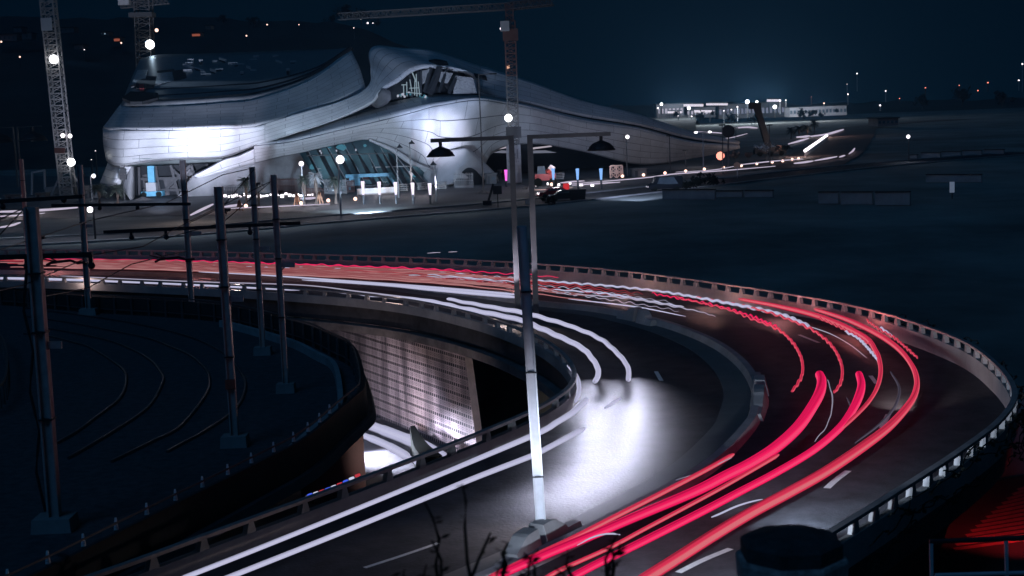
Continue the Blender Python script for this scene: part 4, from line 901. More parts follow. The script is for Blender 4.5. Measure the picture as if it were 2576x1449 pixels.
#=====SITE=====
# ------------------------------------------------------------------ street and plaza before the theatre
def strip(px, w, z, name, m_, kind='structure', step=4.0):
    C = spline([U(*q, z) for q in px], step); a, b = side(C, -w/2), side(C, w/2); mb = MB()
    for i in range(len(C)-1): mb.quad(a[i], a[i+1], b[i+1], b[i])
    o = mb.build(name, m_)
    if kind: tag(o, kind=kind)
    return o
mb = MB(); pz = [U(*q, -.02) for q in ((-90,560),(300,545),(620,540),(1000,520),(1330,496),(1700,455),(1960,420))]; pb = [U(*q, -.02) for q in ((-90,440),(300,445),(620,440),(1000,425),(1330,405),(1700,385),(1960,362))]
for i in range(6):
    for j in range(4): mb.quad(pz[i].lerp(pb[i], j/4), pz[i+1].lerp(pb[i+1], j/4), pz[i+1].lerp(pb[i+1], (j+1)/4), pz[i].lerp(pb[i], (j+1)/4))
tag(mb.build('plaza', PAVING), kind='structure')
strip(((-60,614),(200,601),(480,583),(760,557),(1000,538),(1300,513),(1600,481),(1900,447),(2200,415),(2600,383)), 9, .0, 'street', ASPHALT)
for off, nm in ((-5.2, 'far'), (5.2, 'near')):
    C = side(spline([U(*q, 0) for q in ((-60,614),(200,601),(480,583),(760,557),(1000,538),(1300,513),(1600,481),(1900,447),(2200,415),(2600,383))], 4), off)
    mb = MB(); sweep(mb, C, ((-.35, -.05), (.35, -.05), (.35, .14), (-.35, .14))); tag(mb.build('pavement_kerb', CONC), kind='structure')
strip(((1990,425),(2080,385),(2130,345),(2160,322),(2230,312),(2400,300)), 16, .03, 'uphill_road', mat('pinkish road', (.11, .075, .07), .8, noise=.3, scale=.1))
strip(((1400,455),(1600,442),(1800,422),(2000,402),(2080,385)), 9, .02, 'access_road', ASPHALT)

GLB = glow('lamp globe', (1.0, .93, 1.0), 3.0); GLW = glow('warm globe', (1.0, .62, .50), 2.5); GLR = glow('red globe', (1.0, .30, .22), 2.2); FLD = glow('flood lamp glass', (.95, .97, 1.0), 6.0)
def lamp(base, ytop, label, head='globe', dx=0, name='street_lamp', r=.42, gm=GLB, pw=.14, z=0.0, group=None, pm=PSTEEL, arm=0):
    b = U(*base, z) if not isinstance(base, Vector) else base; k = mpp(b); h = (base[1]-ytop)*k if not isinstance(base, Vector) else ytop
    t = thing(name, b, label, 'street lamp', group); tp = up(b, h)
    mb = MB(); mb.tube([b, tp], [pw, pw*.6], 6); mb.build('pole', pm, t)
    e = tp + Vector((dx*k, 0, 0))
    if dx: mb = MB(); mb.bar(tp-Vector((0, 0, .1)), e+Vector((0, 0, .05)), .12); mb.build('arm', pm, t)
    if head == 'globe': mb = MB(); mb.ball(e, r, 10); mb.build('globe', gm, t, smooth=True)
    elif head == 'flat': mb = MB(); mb.box(e, (1.1, .5, .2)); mb.build('lamp_head', DSTEEL, t)
    elif head == 'hood': mb = MB(); mb.lathe(e, ((.05, .3), (.15, .1), (.5, -.25), (.5, -.32)), 10); mb.build('hood', DSTEEL, t)
    elif head == 'twin':
        for s in (-1, 1): mb = MB(); mb.ball(e+Vector((s*1.3, 0, 0)), r, 8, .6); mb.build('globe', gm, t)
        mb = MB(); mb.bar(e-Vector((1.3, 0, 0)), e+Vector((1.3, 0, 0)), .15); mb.build('arm', pm, t)
    return t
PALE = mat('pale lamp paint', (.40, .40, .42), .5)
for a in (((1216,482),190,'tall dark street lamp with a flat head rising before the theatre leg','flat',36),
          ((232,503),443,'slim lamp with a glowing globe beside the left crane','globe',8),
          ((240,601),527,'slim lamp with a low globe on the street at far left','globe',-8),
          ((764,519),412,'globe lamp standing by the palms before the concrete wall','globe',0),
          ((858,541),402,'brightest globe lamp with a short arm before the lower glazing','globe',5),
          ((1003,498),368,'dark hooded lamp right of the lower glazing','hood',8),
          ((1036,492),358,'dark hooded lamp before the bright leg of the theatre','hood',6),
          ((1098,508),410,'thin dark lamp pole before the foot of the theatre leg','hood',-4),
          ((1578,442),345,'lamp with one small lit globe before the right wing','globe',3),
          ((1686,434),342,'dark lamp with a flat head before the right wing tip','flat',0),
          ((1770,426),333,'bright twin headed lamp at the tip of the right wing','twin',0),
          ((1725,419),378,'short dark lamp pole below the right wing tip','flat',0),
          ((1819,437),315,'tall lamp pole beside the round dark sign','flat',0),
          ((1852,378),322,'thin lamp pole between the round sign and the slanting crane boom','flat',0),
          ((1937,422),315,'thin lamp pole right of the slanting crane boom','flat',0),
          ((2286,404),344,'lone globe lamp in the dark field at right','globe',-1),
          ((1455,424),357,'white lit mast with a small cross head under the wing','flat',0)):
    lamp(a[0], a[1], a[2], a[3], a[4], r={'brightest': .55}.get(a[2].split()[0], .36), pm=PALE if a[0][0] in (1770, 1455, 764, 858, 232) else PSTEEL)
lamp((1819,436), 392, 'red glowing globe on a low post right of the wing tip', 'globe', -6, r=.75, gm=GLR)
BOL = [(619,520),(758,512),(826,505),(894,501),(1338,463),(1388,464),(1397,476),(1566,443),(1619,440),(1673,435),(1725,430),(1772,425),(1820,421),(1865,416),(1904,411),(1943,407),(1969,404),(1993,400),(2009,398)]
b0 = lamp((619,524), 518, 'low bollard with a warm glowing globe along the plaza edge', 'globe', 0, 'bollard_lamp', .28, GLW, .10, group='low globe bollards along the plaza')
for x, y in BOL[1:]: dup(b0, U(x, y+5))
def totem(xb, yb, y0, y1, label, gm):
    b = U(xb, yb); k = mpp(b); t = thing('light_totem', b, label, 'light column', 'glowing columns along the plaza')
    mb = MB(); mb.tube([b, up(b, (yb-y1)*k)], .16, 8); mb.build('post', DSTEEL, t)
    mb = MB(); mb.tube([up(b, (yb-y1)*k), up(b, (yb-y0)*k)], [.15, .27], 10); mb.build('light_tube', gm, t)
for i, x in enumerate((915,956,997,1040,1083)):
    totem(x, 514-i*.3, 456+i*1.2, 490, 'white glowing column, %s of the white row before the glazing' % ('leftmost', 'second', 'middle', 'fourth', 'rightmost')[i], glow('white tube', (.75, .68, .80), 1.6))
totem(1274, 470, 427, 455, 'pink glowing column left of the tall sign', glow('pink tube', (.95, .15, .75), 1.3))
for x, w in ((1393, 'leftmost'), (1454, 'middle'), (1513, 'rightmost')): totem(x, 476, 424, 452, '%s of the three blue glowing columns under the wing' % w, glow('blue tube', (.25, .50, 1.0), 1.1))
# ------------------------------------------------------------------ cranes
def lattice(mb, b, tp, w, n, r):
    ax = (tp-b).normalized(); sx = Vector((1, 0, 0)) - ax*ax.x; sx.normalize(); sy = ax.cross(sx)
    cs = [(sx*i+sy*j)*(w/2) for i, j in ((-1,-1),(1,-1),(1,1),(-1,1))]
    for c in cs: mb.bar(b+c, tp+c, r*1.7)
    for q in range(n):
        p0, p1 = b.lerp(tp, q/n), b.lerp(tp, (q+1)/n)
        for j in range(4):
            a, c = cs[j], cs[(j+1) % 4]
            mb.bar(p0+a, p0+c, r); mb.bar(p0+a, p1+c, r*.8)
            if q % 2 == 0: mb.bar(p0+c, p1+a, r*.8)
CRM = mat('crane paint', (.34, .33, .33), .5, noise=.2, scale=1); CRR = mat('red crane paint', (.085, .032, .028), .5, noise=.2, scale=1); CRD = mat('dim crane paint', (.06, .06, .066), .6); CRC = mat('dark crane paint', (.10, .10, .105), .55)
b = U(172, 490); t = thing('tower_crane', b, 'left tower crane mast with two blazing floodlights and a white board', 'crane')
tp = V(118, -25, b.y); mb = MB(); lattice(mb, b, tp, 2.3, 34, .15); mb.build('mast', CRM, t)
for x, y, r_ in ((135,149,.8),(179,408,.75)):
    mb = MB(); mb.ball(V(x, y, b.y-2), r_, 12); mb.build('floodlight', FLD, t, smooth=True)
for x, y in ((158,341),(176,342)): mb = MB(); mb.ball(V(x, y, b.y-1.6), .42, 8); mb.build('lamp', GLB, t)
mb = MB(); c = V(117, 61, b.y-1.6); mb.box(c, (2.0, .15, 2.3)); o = mb.build('sign_board', mat('white board', (.55, .55, .55), .6), t)
mb = MB()
for i in range(4): mb.box(c+Vector((-.55+.36*i, -.1, .15)), (.10, .05, .85 if i % 2 else .6))
for j in range(3): mb.box(c+Vector((0, -.11, -.25+.36*j)), (1.3, .05, .10))
mb.build('board_emblem', DSTEEL, o)
mb = MB(); mb.bar(V(150, 385, b.y-1.4), V(150, 372, b.y-1.4), 1.9, .4); mb.build('red_panel', CRR, t)
for s in (-1, 1): mb = MB(); mb.bar(b+Vector((s*3.2, 0, 0)), b+Vector((s*1.0, 0, 4.2)), .3); mb.build('stay_leg', CRM, t)
mb = MB(); mb.box(up(b, .6)+Vector((0, 3, 0)), (9, 5, 1.8)); mb.build('base_ballast', CONC, t)
bb = V(371, 300, 330); t = thing('tower_crane', bb, 'dim tower crane behind the theatre roof with one floodlight', 'crane'); tp = V(360, -10, 330)
mb = MB(); lattice(mb, bb, tp, 3.4, 18, .14); mb.build('mast', CRD, t)
mb = MB(); mb.ball(V(377,112,326), 1.05, 12); mb.build('floodlight', FLD, t, smooth=True)
mb = MB(); mb.box(V(313,5,328), (2.4, 2, 1.4)); mb.build('counterweight', CRM, t)
mb = MB(); lattice(mb, V(305,14,330), V(425,2,330), 1.3, 12, .1); mb.build('jib', CRD, t)
mb = MB(); mb.ball(V(394,76,328), .42, 8); mb.build('lamp', GLW, t)
mb = MB(); mb.box(V(358,38,328.5), (5.2, 4, 1.0)); mb.build('platform', CRD, t)
b = U(1296, 462); t = thing('tower_crane', b, 'central tower crane with reddish top, cab and long jib', 'crane'); Yc = b.y
m1, m2, tp = V(1292, 330, Yc), V(1287, 190, Yc), V(1282, 52, Yc)
mb = MB(); lattice(mb, b, m2, 1.75, 20, .15); mb.build('mast', CRC, t)
mb = MB(); lattice(mb, m2, tp, 1.75, 10, .15); mb.build('upper_mast', CRR, t)
mb = MB(); mb.box(V(1292, 333, Yc), (2.6, 2.6, 1.9)); mb.build('climbing_frame', DSTEEL, t)
mb = MB(); mb.box(V(1284, 88, Yc), (2.6, 2.6, 2.0)); mb.build('slewing_ring', CRR, t)
mb = MB(); mb.box(V(1270, 66, Yc-1.4), (1.5, 1.5, 1.7)); o = mb.build('cab', CRM, t); mb = MB(); mb.box(V(1268, 66, Yc-2.2), (1.0, .1, 1.1)); mb.build('cab_window', glow('cab light', (.85, .45, .30), 1.0), o)
mb = MB(); mb.ball(V(1262, 72, Yc-1.5), .3, 8); mb.build('lamp', GLB, t)
mb = MB(); lattice(mb, V(1284, 16, Yc), V(852, 42, Yc+8), 1.1, 34, .10); mb.build('jib', CRD, t)
mb = MB(); lattice(mb, V(1284, 16, Yc), V(1392, 4, Yc-2), 1.1, 9, .11); mb.build('counter_jib', CRD, t)
mb = MB(); lattice(mb, tp, V(1281, 10, Yc), 1.2, 3, .12); mb.build('tower_top', CRR, t)
mb = MB(); mb.ball(V(1279, 297, Yc-2.2), .65, 12); mb.build('floodlight', FLD, t, smooth=True)
b = U(1936, 392, 0); t = thing('mobile_crane', b, 'dark slanting telescopic crane boom behind the white tree', 'crane')
mb = MB(); mb.bar(V(1934, 372, b.y), V(1903, 268, b.y), 1.3, 1.6); mb.build('boom', DSTEEL, t); mb = MB(); mb.box(V(1899, 266, b.y), (2.6, 1.4, 1.4)); mb.build('boom_head', DSTEEL, t)
mb = MB(); mb.box(up(b, 1.3), (7, 2.6, 1.6)); mb.build('carrier', DSTEEL, t)
for x in (-2.4, 0, 2.4): mb = MB(); mb.tube([b+Vector((x, -1.5, .6)), b+Vector((x, -1.1, .6))], .6, 12); mb.build('wheel', BLACKL, t)
# ------------------------------------------------------------------ tall sign
b = U(1293, 462); t = thing('sign_tower', b, 'tall grey site sign partly hidden by the twin lamp, reading el', 'sign'); k = mpp(b)
c = V(1293, 412, b.y-1.5); mb = MB(); mb.box(c, (36*k, .5, 94*k)); mb.build('panel', mat('grey board', (.26, .26, .28), .6, noise=.15, scale=.4), t)
fc = bpy.data.curves.new('letters', 'FONT'); fc.body = 'el'; fc.size = 34*k; fc.extrude = .08; fc.align_x = 'CENTER'; fo = bpy.data.objects.new('letters', fc); COL.objects.link(fo)
bpy.context.view_layer.update(); me = bpy.data.meshes.new_from_object(fo); bpy.data.objects.remove(fo)
fo = bpy.data.objects.new('letters', me); COL.objects.link(fo); fo.parent = t; fo.location = V(1294, 399, b.y-1.9)-b; fo.rotation_euler = (PI/2, 0, 0); me.materials.clear(); me.materials.append(mat('letter grey', (.10, .10, .12), .6))
mb = MB()
for i in range(6): mb.box(V(1280+i*5.0, 406, b.y-1.85), (1.6*k, .1, 3*k))
for y in (386, 400, 418, 426): mb.box(V(1293, y, b.y-1.82), (35*k, .1, .5*k))
mb.build('small_marks', mat('letter grey', (.10, .10, .12), .6), t)
# round sign
b = U(1832, 428); t = thing('round_sign', b, 'large round dark sign on a pole beyond the right wing', 'sign'); c = V(1832, 330, b.y); k = mpp(b)
mb = MB(); M_ = Matrix.Rotation(PI/2, 3, 'X'); mb.lathe(c, ((14*k, -.2), (16*k, -.15), (16*k, .15), (14*k, .2)), 24, M_); mb.build('disc', DSTEEL, t)
mb = MB(); mb.bar(b, c, .3); mb.build('pole', PSTEEL, t)
# ------------------------------------------------------------------ palms and trees
TRUNK = mat('palm trunk', (.14, .10, .08), .9, noise=.4, scale=3); FROND = mat('palm frond', (.035, .045, .035), .8, noise=.4, scale=2); FRONDL = mat('lamplit palm frond', (.30, .30, .31), .7, noise=.3, scale=2)  # lamplit fronds: the white of the light is put into their colour
def palm_at(b, h, R_, label, m_=FROND, seed=1, cat='palm tree', name='palm_tree', group='palms before the theatre'):
    r_ = random.Random(seed); t = thing(name, b, label, cat, group)
    mb = MB(); mb.tube([b, b+Vector((.1, 0, h*.5)), up(b, h)], [.32, .24, .26], 7); mb.build('trunk', TRUNK, t)
    mb = MB(); c = up(b, h)
    for i in range(64):
        a = r_.random()*2*PI; el = -.7+1.9*r_.random(); L = R_*(.75+.4*r_.random()); P = []
        for q in range(6):
            f = q/5; P.append(c+Vector((math.cos(a)*L*f*math.cos(el*(1-f*.4)), math.sin(a)*L*f*math.cos(el*(1-f*.4)), L*(f*math.sin(el)-.45*f*f))))
        for q in range(5):
            d_ = P[q+1]-P[q]; s_2 = d_.cross(Vector((0, 0, 1))); s_2.normalize()
            for s in (-1, 1):
                for u_ in (0, .5):
                    o = P[q]+d_*u_; mb.tri(o, o+d_*.45, o+d_*.75+s_2*s*R_*.27*(1-.14*q)-Vector((0, 0, R_*.08)))
    mb.build('crown', m_, t)
def palm(xb, yb, ycr, rpx, label, m_=FROND, seed=1):
    b = U(xb, yb); k = mpp(b); palm_at(b, (yb-ycr)*k, rpx*k, label, m_, seed)
for i, a in enumerate(((250,512,472,22,'dark palm left of the pale buttress',FROND),(296,512,474,24,'bushy dark palm before the pale buttress',FROND),(620,519,456,22,'dark palm with reddish lit props left of the slatted hoarding',FROND),
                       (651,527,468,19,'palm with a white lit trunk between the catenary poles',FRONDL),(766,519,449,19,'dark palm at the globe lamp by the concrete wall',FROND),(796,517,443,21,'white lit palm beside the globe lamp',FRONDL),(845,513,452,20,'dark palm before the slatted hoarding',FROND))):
    palm(*a, seed=i+3)
for i, (x, y, yc, r_, lab) in enumerate(((2010,348,322,14,'far palm left in the row by the hill road'),(2030,346,320,15,'far palm second in the row by the hill road'),(2048,338,308,13,'far palm with a lit trunk in the row by the hill road'),(1990,350,326,13,'far palm nearest the crane boom in the row by the hill road'))):
    palm(x, y, yc, r_, lab, seed=i+30)
LEAF = mat('leaf', (.06, .065, .05), .85, noise=.5, scale=1); LEAFP = mat('floodlit leaf', (.62, .62, .64), .8, noise=.3, scale=1); LEAFW = mat('warm leaf', (.20, .13, .11), .85, noise=.4, scale=1)  # floodlight is put into the colour of the white leaves
def tree_at(b, h, R_, label, m_=LEAF, n_=240, seed=1, sq=.8, group=None, trunk=True, name='tree', sz=.2):
    r_ = random.Random(seed); t = thing(name, b, label, 'tree', group)
    if trunk:
        mb = MB(); mb.tube([b, b+Vector((R_*.05, 0, h*.35)), up(b, h*.62)], [R_*.07, R_*.05, R_*.04], 6)
        for q in range(5):
            a = q*1.3; mb.tube([up(b, h*.42), up(b, h*.62)+Vector((math.cos(a)*R_*.5, math.sin(a)*R_*.5, h*.12))], [R_*.035, R_*.015], 5)
        mb.build('trunk', TRUNK, t)
    mb = MB(); cl = [(Vector((r_.gauss(0, .42)*R_, r_.gauss(0, .42)*R_, h*.68+r_.gauss(0, .30)*R_*sq)), R_*(.2+.25*r_.random())) for _ in range(11)]
    for i in range(n_):
        c, cr_ = cl[i % 11]; p = b+c+Vector((r_.gauss(0, .55), r_.gauss(0, .55), r_.gauss(0, .5)))*cr_; s_2 = R_*sz*(.5+r_.random()); a, e = r_.random()*6.3, r_.random()*3
        d1 = Vector((math.cos(a), math.sin(a), math.sin(e)))*s_2; d2 = Vector((-math.sin(a)*.6, math.cos(a)*.6, math.cos(e)))*s_2*.7
        mb.quad(p-d1, p-d2, p+d1, p+d2)
    mb.build('crown', m_, t)
def tree(xb, yb, yt, rpx, label, m_=LEAF, Y=None, **kw):
    b = U(xb, yb) if Y is None else V(xb, yb, Y); k = mpp(b); tree_at(b, (yb-yt)*k, rpx*k, label, m_, **kw)
tree(1925,408,350,15,'white floodlit tree at the end of the wing',LEAFP,n_=300,seed=2,sz=.12); tree(1960,396,360,11,'small warm lit tree right of the white one',LEAFW,seed=3); tree(1976,398,358,11,'dark small tree right of the warm lit one',LEAF,seed=4)
tree(1849,412,380,12,'small bushy tree left of the white one',LEAFW,seed=5); tree(1882,412,378,10,'slim young tree left of the white one',LEAFW,seed=6)
for i, (x, y, yt, r_, lab) in enumerate(((1765,475,440,26,'dark bush by the fire lit patch right of the van'),(1800,470,445,20,'low dark bush right of the fire lit patch'),(1730,486,455,18,'dark bush behind the van'),(1380,515,497,16,'low shrub in front of the dark car'))): tree(x, y, yt, r_, lab, BLACKL, seed=i+10, trunk=False, name='bush', sz=.16)
# ------------------------------------------------------------------ vehicles
def car(xb, yb, L, paint, label, van=False, face=-1, lights=GLB, yaw=.12):
    b = U(xb, yb); t = thing('parked_car', b, label, 'van' if van else 'car'); h = 2.1 if van else 1.42
    X = Matrix.Rotation(yaw, 3, 'Z'); W2 = .88
    prof = [(-.5,.28),(-.5,.62),(-.47,.80),(-.30,.88),(-.18,h-.06),(-.10,h),(.25,h),(.42,.95 if not van else h-.1),(.5,.88),(.5,.28)]
    if van: prof = [(-.5,.3),(-.5,.75),(-.45,1.0),(-.36,1.15),(-.26,h-.05),(-.2,h),(.46,h),(.5,h-.15),(.5,.3)]
    mb = MB(); n_ = len(prof)
    for s in (-1, 1):
        for x, z in prof: mb.v.append(b+X@Vector((x*L*-face, s*(W2 if z < 1 else W2*.8), z)))
    mb.f.append(tuple(range(n_))); mb.f.append(tuple(range(n_, 2*n_))[::-1])
    for i in range(n_): mb.f.append((i, (i+1) % n_, n_+(i+1) % n_, n_+i))
    mb.build('body', paint, t)
    mb = MB(); s = -1; q = [(-.26,.92),(-.17,h-.12),(.24,h-.12),(.36,.95)]; mb.quad(*[b+X@Vector((x*L*-face, s*W2*.93, z)) for x, z in q]); mb.build('window', GLASS, t, solid=.03)
    for x in (-.31, .32):
        for s in (-1, 1):
            mb = MB(); c = b+X@Vector((x*L, s*W2*.92, .32)); mb.tube([c+Vector((0, -.11, 0)), c+Vector((0, .11, 0))], .32, 12); mb.build('wheel', BLACKL, t)
    for s in (-.6, .6):
        mb = MB(); mb.box(b+X@Vector((face*.5*L, s, .66)), (.12, .36, .2)); mb.build('headlight', lights, t)
RED = mat('red car paint', (.30, .015, .02), .25); BLK = mat('dark car paint', (.014, .016, .02), .25)
car(1394, 497, 4.6, RED, 'dark red parked car with lit headlights beside the twin lamp')
car(1420, 504, 4.4, BLK, 'dark parked car right of the red car', lights=mat('unlit lamp glass', (.2, .2, .2), .1))
car(1672, 479, 5.2, BLK, 'dark van with lit headlights on the street below the wing', van=True, lights=glow('dim lamp', (.5, .5, .6)))
c = U(1425, 486); mb = MB(); mb.box(up(c, 1.0), (.9, .3, .9)); o = thing('red_box_sign', c, 'small red lit box behind the dark parked car', 'sign'); mb.build('box', glow('red box', (.55, .03, .04)), o); mb = MB(); mb.bar(c, up(c, .6), .1); mb.build('leg', DSTEEL, o)
c = U(1453, 504); t = thing('dumpster', c, 'dark waste skip right of the parked cars', 'skip'); mb = MB(); mb.box(up(c, .75), (2.0, 1.4, 1.4), taper=1.15); mb.build('bin', BLK, t); mb = MB(); mb.box(up(c, 1.5), (2.35, 1.7, .1)); mb.build('rim', DSTEEL, t)
CY = mat('cyan machine paint', (.10, .36, .52), .45, noise=.15, scale=1)
b = U(385, 496); t = thing('boom_lift', b, 'tall pale blue boom lift before the dark recess', 'machine'); k = mpp(b)
mb = MB(); mb.bar(V(383,470,b.y), V(379,400,b.y), 1.1, .9); mb.build('boom', CY, t); mb = MB(); mb.bar(V(379,402,b.y-.2), V(378,383,b.y-.2), .75, .6); mb.build('boom_tip', CY, t)
mb = MB(); mb.box(V(382,470,b.y-.4), (1.7, 1.4, 1.5)); mb.build('turret', mat('grey machine paint', (.35, .36, .38), .5), t)
mb = MB(); mb.box(V(385,487,b.y), (3.6, 2, .8)); mb.build('chassis', CY, t)
for x in (-1.3, 1.3): mb = MB(); mb.tube([b+Vector((x, -1.2, .5)), b+Vector((x, -.8, .5))], .5, 12); mb.build('wheel', BLACKL, t)
b = U(920, 480); t = thing('platform_truck', b, 'blue lorry with a folded boom before the lower glazing', 'truck')
k = mpp(b); mb = MB(); mb.box(up(b, 1.3)+Vector((-1.7, 0, 0)), (2.0, 2.2, 2.0), taper=.9); mb.build('cab', CY, t)
mb = MB(); mb.box(up(b, 2.6)+Vector((.6, 0, 0)), (7.6, 1.0, .55)); mb.build('boom', CY, t); mb = MB(); mb.bar(up(b, 2.6)+Vector((3.9, 0, 0)), b+Vector((5.2, 0, .5)), .5); mb.build('boom_leg', CY, t)
mb = MB(); mb.box(up(b, .75)+Vector((1, 0, 0)), (6.5, 2.2, .5)); mb.build('bed', DSTEEL, t); mb = MB(); mb.box(b+Vector((-2.4, -1.2, 1.5)), (1.1, .08, .9)); mb.build('window', mat('pale glass', (.45, .5, .55), .2), t)
for x in (-1.9, 2.6): mb = MB(); mb.tube([b+Vector((x, -1.2, .5)), b+Vector((x, -.8, .5))], .5, 12); mb.build('wheel', BLACKL, t)
b = U(1372, 468); t = thing('telehandler', b, 'red telescopic handler with a raised boom under the wing', 'machine'); k = mpp(b); RM = mat('red machine paint', (.34, .05, .04), .45)
mb = MB(); mb.box(up(b, 1.5), (3.4, 2, 1.1)); mb.build('body', RM, t); mb = MB(); mb.box(up(b, 2.6)+Vector((-.6, 0, 0)), (1.4, 1.6, 1.3), taper=.85); mb.build('cab', GLASS, t)
mb = MB(); mb.bar(up(b, 2.0)+Vector((.3, -.6, 0)), V(1388, 422, b.y), .8, .7); mb.build('boom', RM, t); mb = MB(); mb.bar(V(1384, 428, b.y-.5), V(1391, 417, b.y-.5), .35, .9); mb.build('boom_head', mat('striped paint', (.5, .4, .4), .5), t)
for x in (-1.2, 1.3): mb = MB(); mb.tube([b+Vector((x, -1.3, .7)), b+Vector((x, -.8, .7))], .7, 12); mb.build('wheel', BLACKL, t)
# ------------------------------------------------------------------ hoardings, cages, barriers, scaffold
def hoarding(x0, x1, y, ht, label, m_=PSTEEL, n_=14, name='slatted_hoarding', ht_=None, slant=0):
    a, b = U(x0, y), U(x1, y); k = mpp(a); h = ht*k; t = thing(name, a, label, 'fence')
    for f in (.12, .5, .9): mb = MB(); mb.bar(up(a, h*f), up(b, h*f), .09); mb.build('rail', m_, t)
    for i in range(n_+1): p = a.lerp(b, i/n_); mb = MB(); mb.bar(p, up(p, h*(.94+.1*rnd.random()))+Vector((slant+(rnd.random()-.5)*.08, 0, 0)), .085); mb.build('slat', m_, t)
RUST = mat('rusty fence', (.12, .06, .05), .8); GSL = mat('grey slat', (.30, .30, .31), .6)
hoarding(682,748,488,40,'brown slatted hoarding left of the white lit palm',RUST,22)
hoarding(770,815,500,28,'low rusty slatted hoarding between the palms',RUST,14)
hoarding(817,872,488,36,'grey slatted hoarding before the blue lorry',GSL,18)
hoarding(872,892,484,30,'short brown hoarding left of the white barrier',RUST,7)
hoarding(560,612,496,26,'dark slatted hoarding left of the propped palm',DSTEEL,12)
hoarding(660,684,452,12,'small pale railing on top of the concrete wall base',GSL,8,'site_railing'); hoarding(705,748,458,13,'pale site railing left of the globe lamp',GSL,12,'site_railing'); hoarding(862,900,455,12,'pale site railing above the grey hoarding',GSL,10,'site_railing')
hoarding(1143,1190,473,38,'cage of pale leaning slats at the foot of the canopy',GSL,16,'slat_cage'); hoarding(1152,1196,463,36,'second cage of pale slats behind the first',GSL,14,'slat_cage')
hoarding(1322,1342,514,12,'small white barrier fence behind the twin lamp post',GSL,9,'crowd_barrier')
a, b = U(899, 491), U(1004, 485); t = thing('concrete_barrier', a, 'overlit white barrier wall before the lower glazing', 'barrier'); mb = MB(); mb.bar(up(a, .5), up(b, .5), .4, 1.0); mb.build('wall', mat('white barrier', (.75, .75, .75), .6), t); mb = MB(); mb.bar(up(a, .05), up(b, .05), .7, .2); mb.build('foot', CONC, t)
for x, y, h in ((603,530,26),(1,1,1))[:1]+((748,516,30),(805,512,30)):
    b = U(x, y); k = mpp(b); t = thing('tree_prop', b, 'timber tripod prop %s' % {603: 'lit orange by the street at left', 748: 'beside the dark palm at the globe lamp', 805: 'beside the white lit palm'}[x], 'prop', 'timber props of the palms'); TB = mat('orange lit timber', (.40, .20, .12), .8)
    for dx in (-8, 0, 8): mb = MB(); mb.bar(b+Vector((dx*k, 0, 0)), up(b, h*k), .22); mb.build('leg', TB, t)
b = U(1551, 448); t = thing('scaffold_frame', b, 'timber scaffold frame standing under the wing', 'scaffold'); k = mpp(b); TB2 = mat('scaffold timber', (.62, .42, .36), .7)
for x in (-15, 0, 15): mb = MB(); mb.bar(b+Vector((x*k, 0, 0)), b+Vector((x*k, 0, 31*k)), .3); mb.build('post', TB2, t)
for x in (-15, 0): 
    for y in (0, 15): mb = MB(); mb.bar(b+Vector((x*k, 0, y*k)), b+Vector(((x+15)*k, 0, (y+15)*k)), .18); mb.bar(b+Vector(((x+15)*k, 0, y*k)), b+Vector((x*k, 0, (y+15)*k)), .18); mb.build('brace', TB2, t)
for y in (15, 31): mb = MB(); mb.bar(b+Vector((-15*k, 0, y*k)), b+Vector((15*k, 0, y*k)), .28); mb.build('beam', TB2, t)
for x0, x1, y0, y1, lab in ((225,255,478,497,'pale site cabin left of the buttress'),(95,122,486,503,'small lit site cabin left of the crane base'),(20,60,490,508,'low dark site cabin at the left edge'),(1222,1250,438,462,'pale site cabin right of the saddle canopy'),(1590,1625,425,444,'grey site cabin below the right wing'),(1255,1262,430,450,'pale site toilet cabin left of the tall sign')):
    b = U((x0+x1)/2, y1); k = mpp(b); t = thing('site_cabin', b, lab, 'cabin'); w, h = (x1-x0)*k, (y1-y0)*k; Mx = mat('cabin wall', (.11, .11, .115), .7, noise=.2, scale=.6)
    mb = MB(); mb.box(up(b, h/2), (w, 2.4, h)); mb.build('cabin_wall', Mx, t); mb = MB(); mb.box(up(b, h+.08), (w+.4, 2.8, .16)); mb.build('roof', PSTEEL, t)
    mb = MB(); mb.box(b+Vector((w*.2, -1.23, h*.58)), (w*.3, .06, h*.3)); mb.build('window', GLASS, t); mb = MB(); mb.box(b+Vector((-w*.22, -1.23, h*.42)), (w*.2, .06, h*.8)); mb.build('door', DSTEEL, t)
b = U(310, 470, .0); b = V(311, 463, 240); t = thing('flood_stand', b, 'dark floodlight stand before the pale buttress', 'floodlight'); k = mpp(b); mb = MB(); mb.bar(b-Vector((0, 0, 3)), up(b, 30*k), .2); mb.build('mast', DSTEEL, t)
for y in (18, 32): mb = MB(); mb.box(up(b, y*k), (1.1, .5, .9)); mb.build('lamp_box', DSTEEL, t)
t = thing('steel_portal', U(96, 490), 'pale steel portal frame left of the crane mast', 'frame'); Yp = U(96, 490).y; mb = MB()
for p, q, nm in (((80,490),(81,434),'post'),((113,476),(112,428),'post'),((80,434),(113,428),'beam')): mb = MB(); mb.bar(V(*p, Yp), V(*q, Yp), .35); mb.build(nm, PALE, t)
b = U(1226, 515); t = thing('leaning_boom', b, 'thin dark leaning boom before the tall lamp', 'boom'); mb = MB(); mb.bar(b, V(1241, 462, b.y), .3); mb.build('arm', DSTEEL, t); mb = MB(); mb.box(up(b, .3), (1.2, 1, .6)); mb.build('foot', DSTEEL, t)
b = U(1253, 524); t = thing('square_sign', b, 'dark square sign board on a post near the street', 'sign'); mb = MB(); mb.bar(b, up(b, 2.0), .12); mb.build('post', DSTEEL, t); mb = MB(); mb.box(up(b, 2.4), (1.15, .1, 1.1)); mb.build('board', DSTEEL, t)
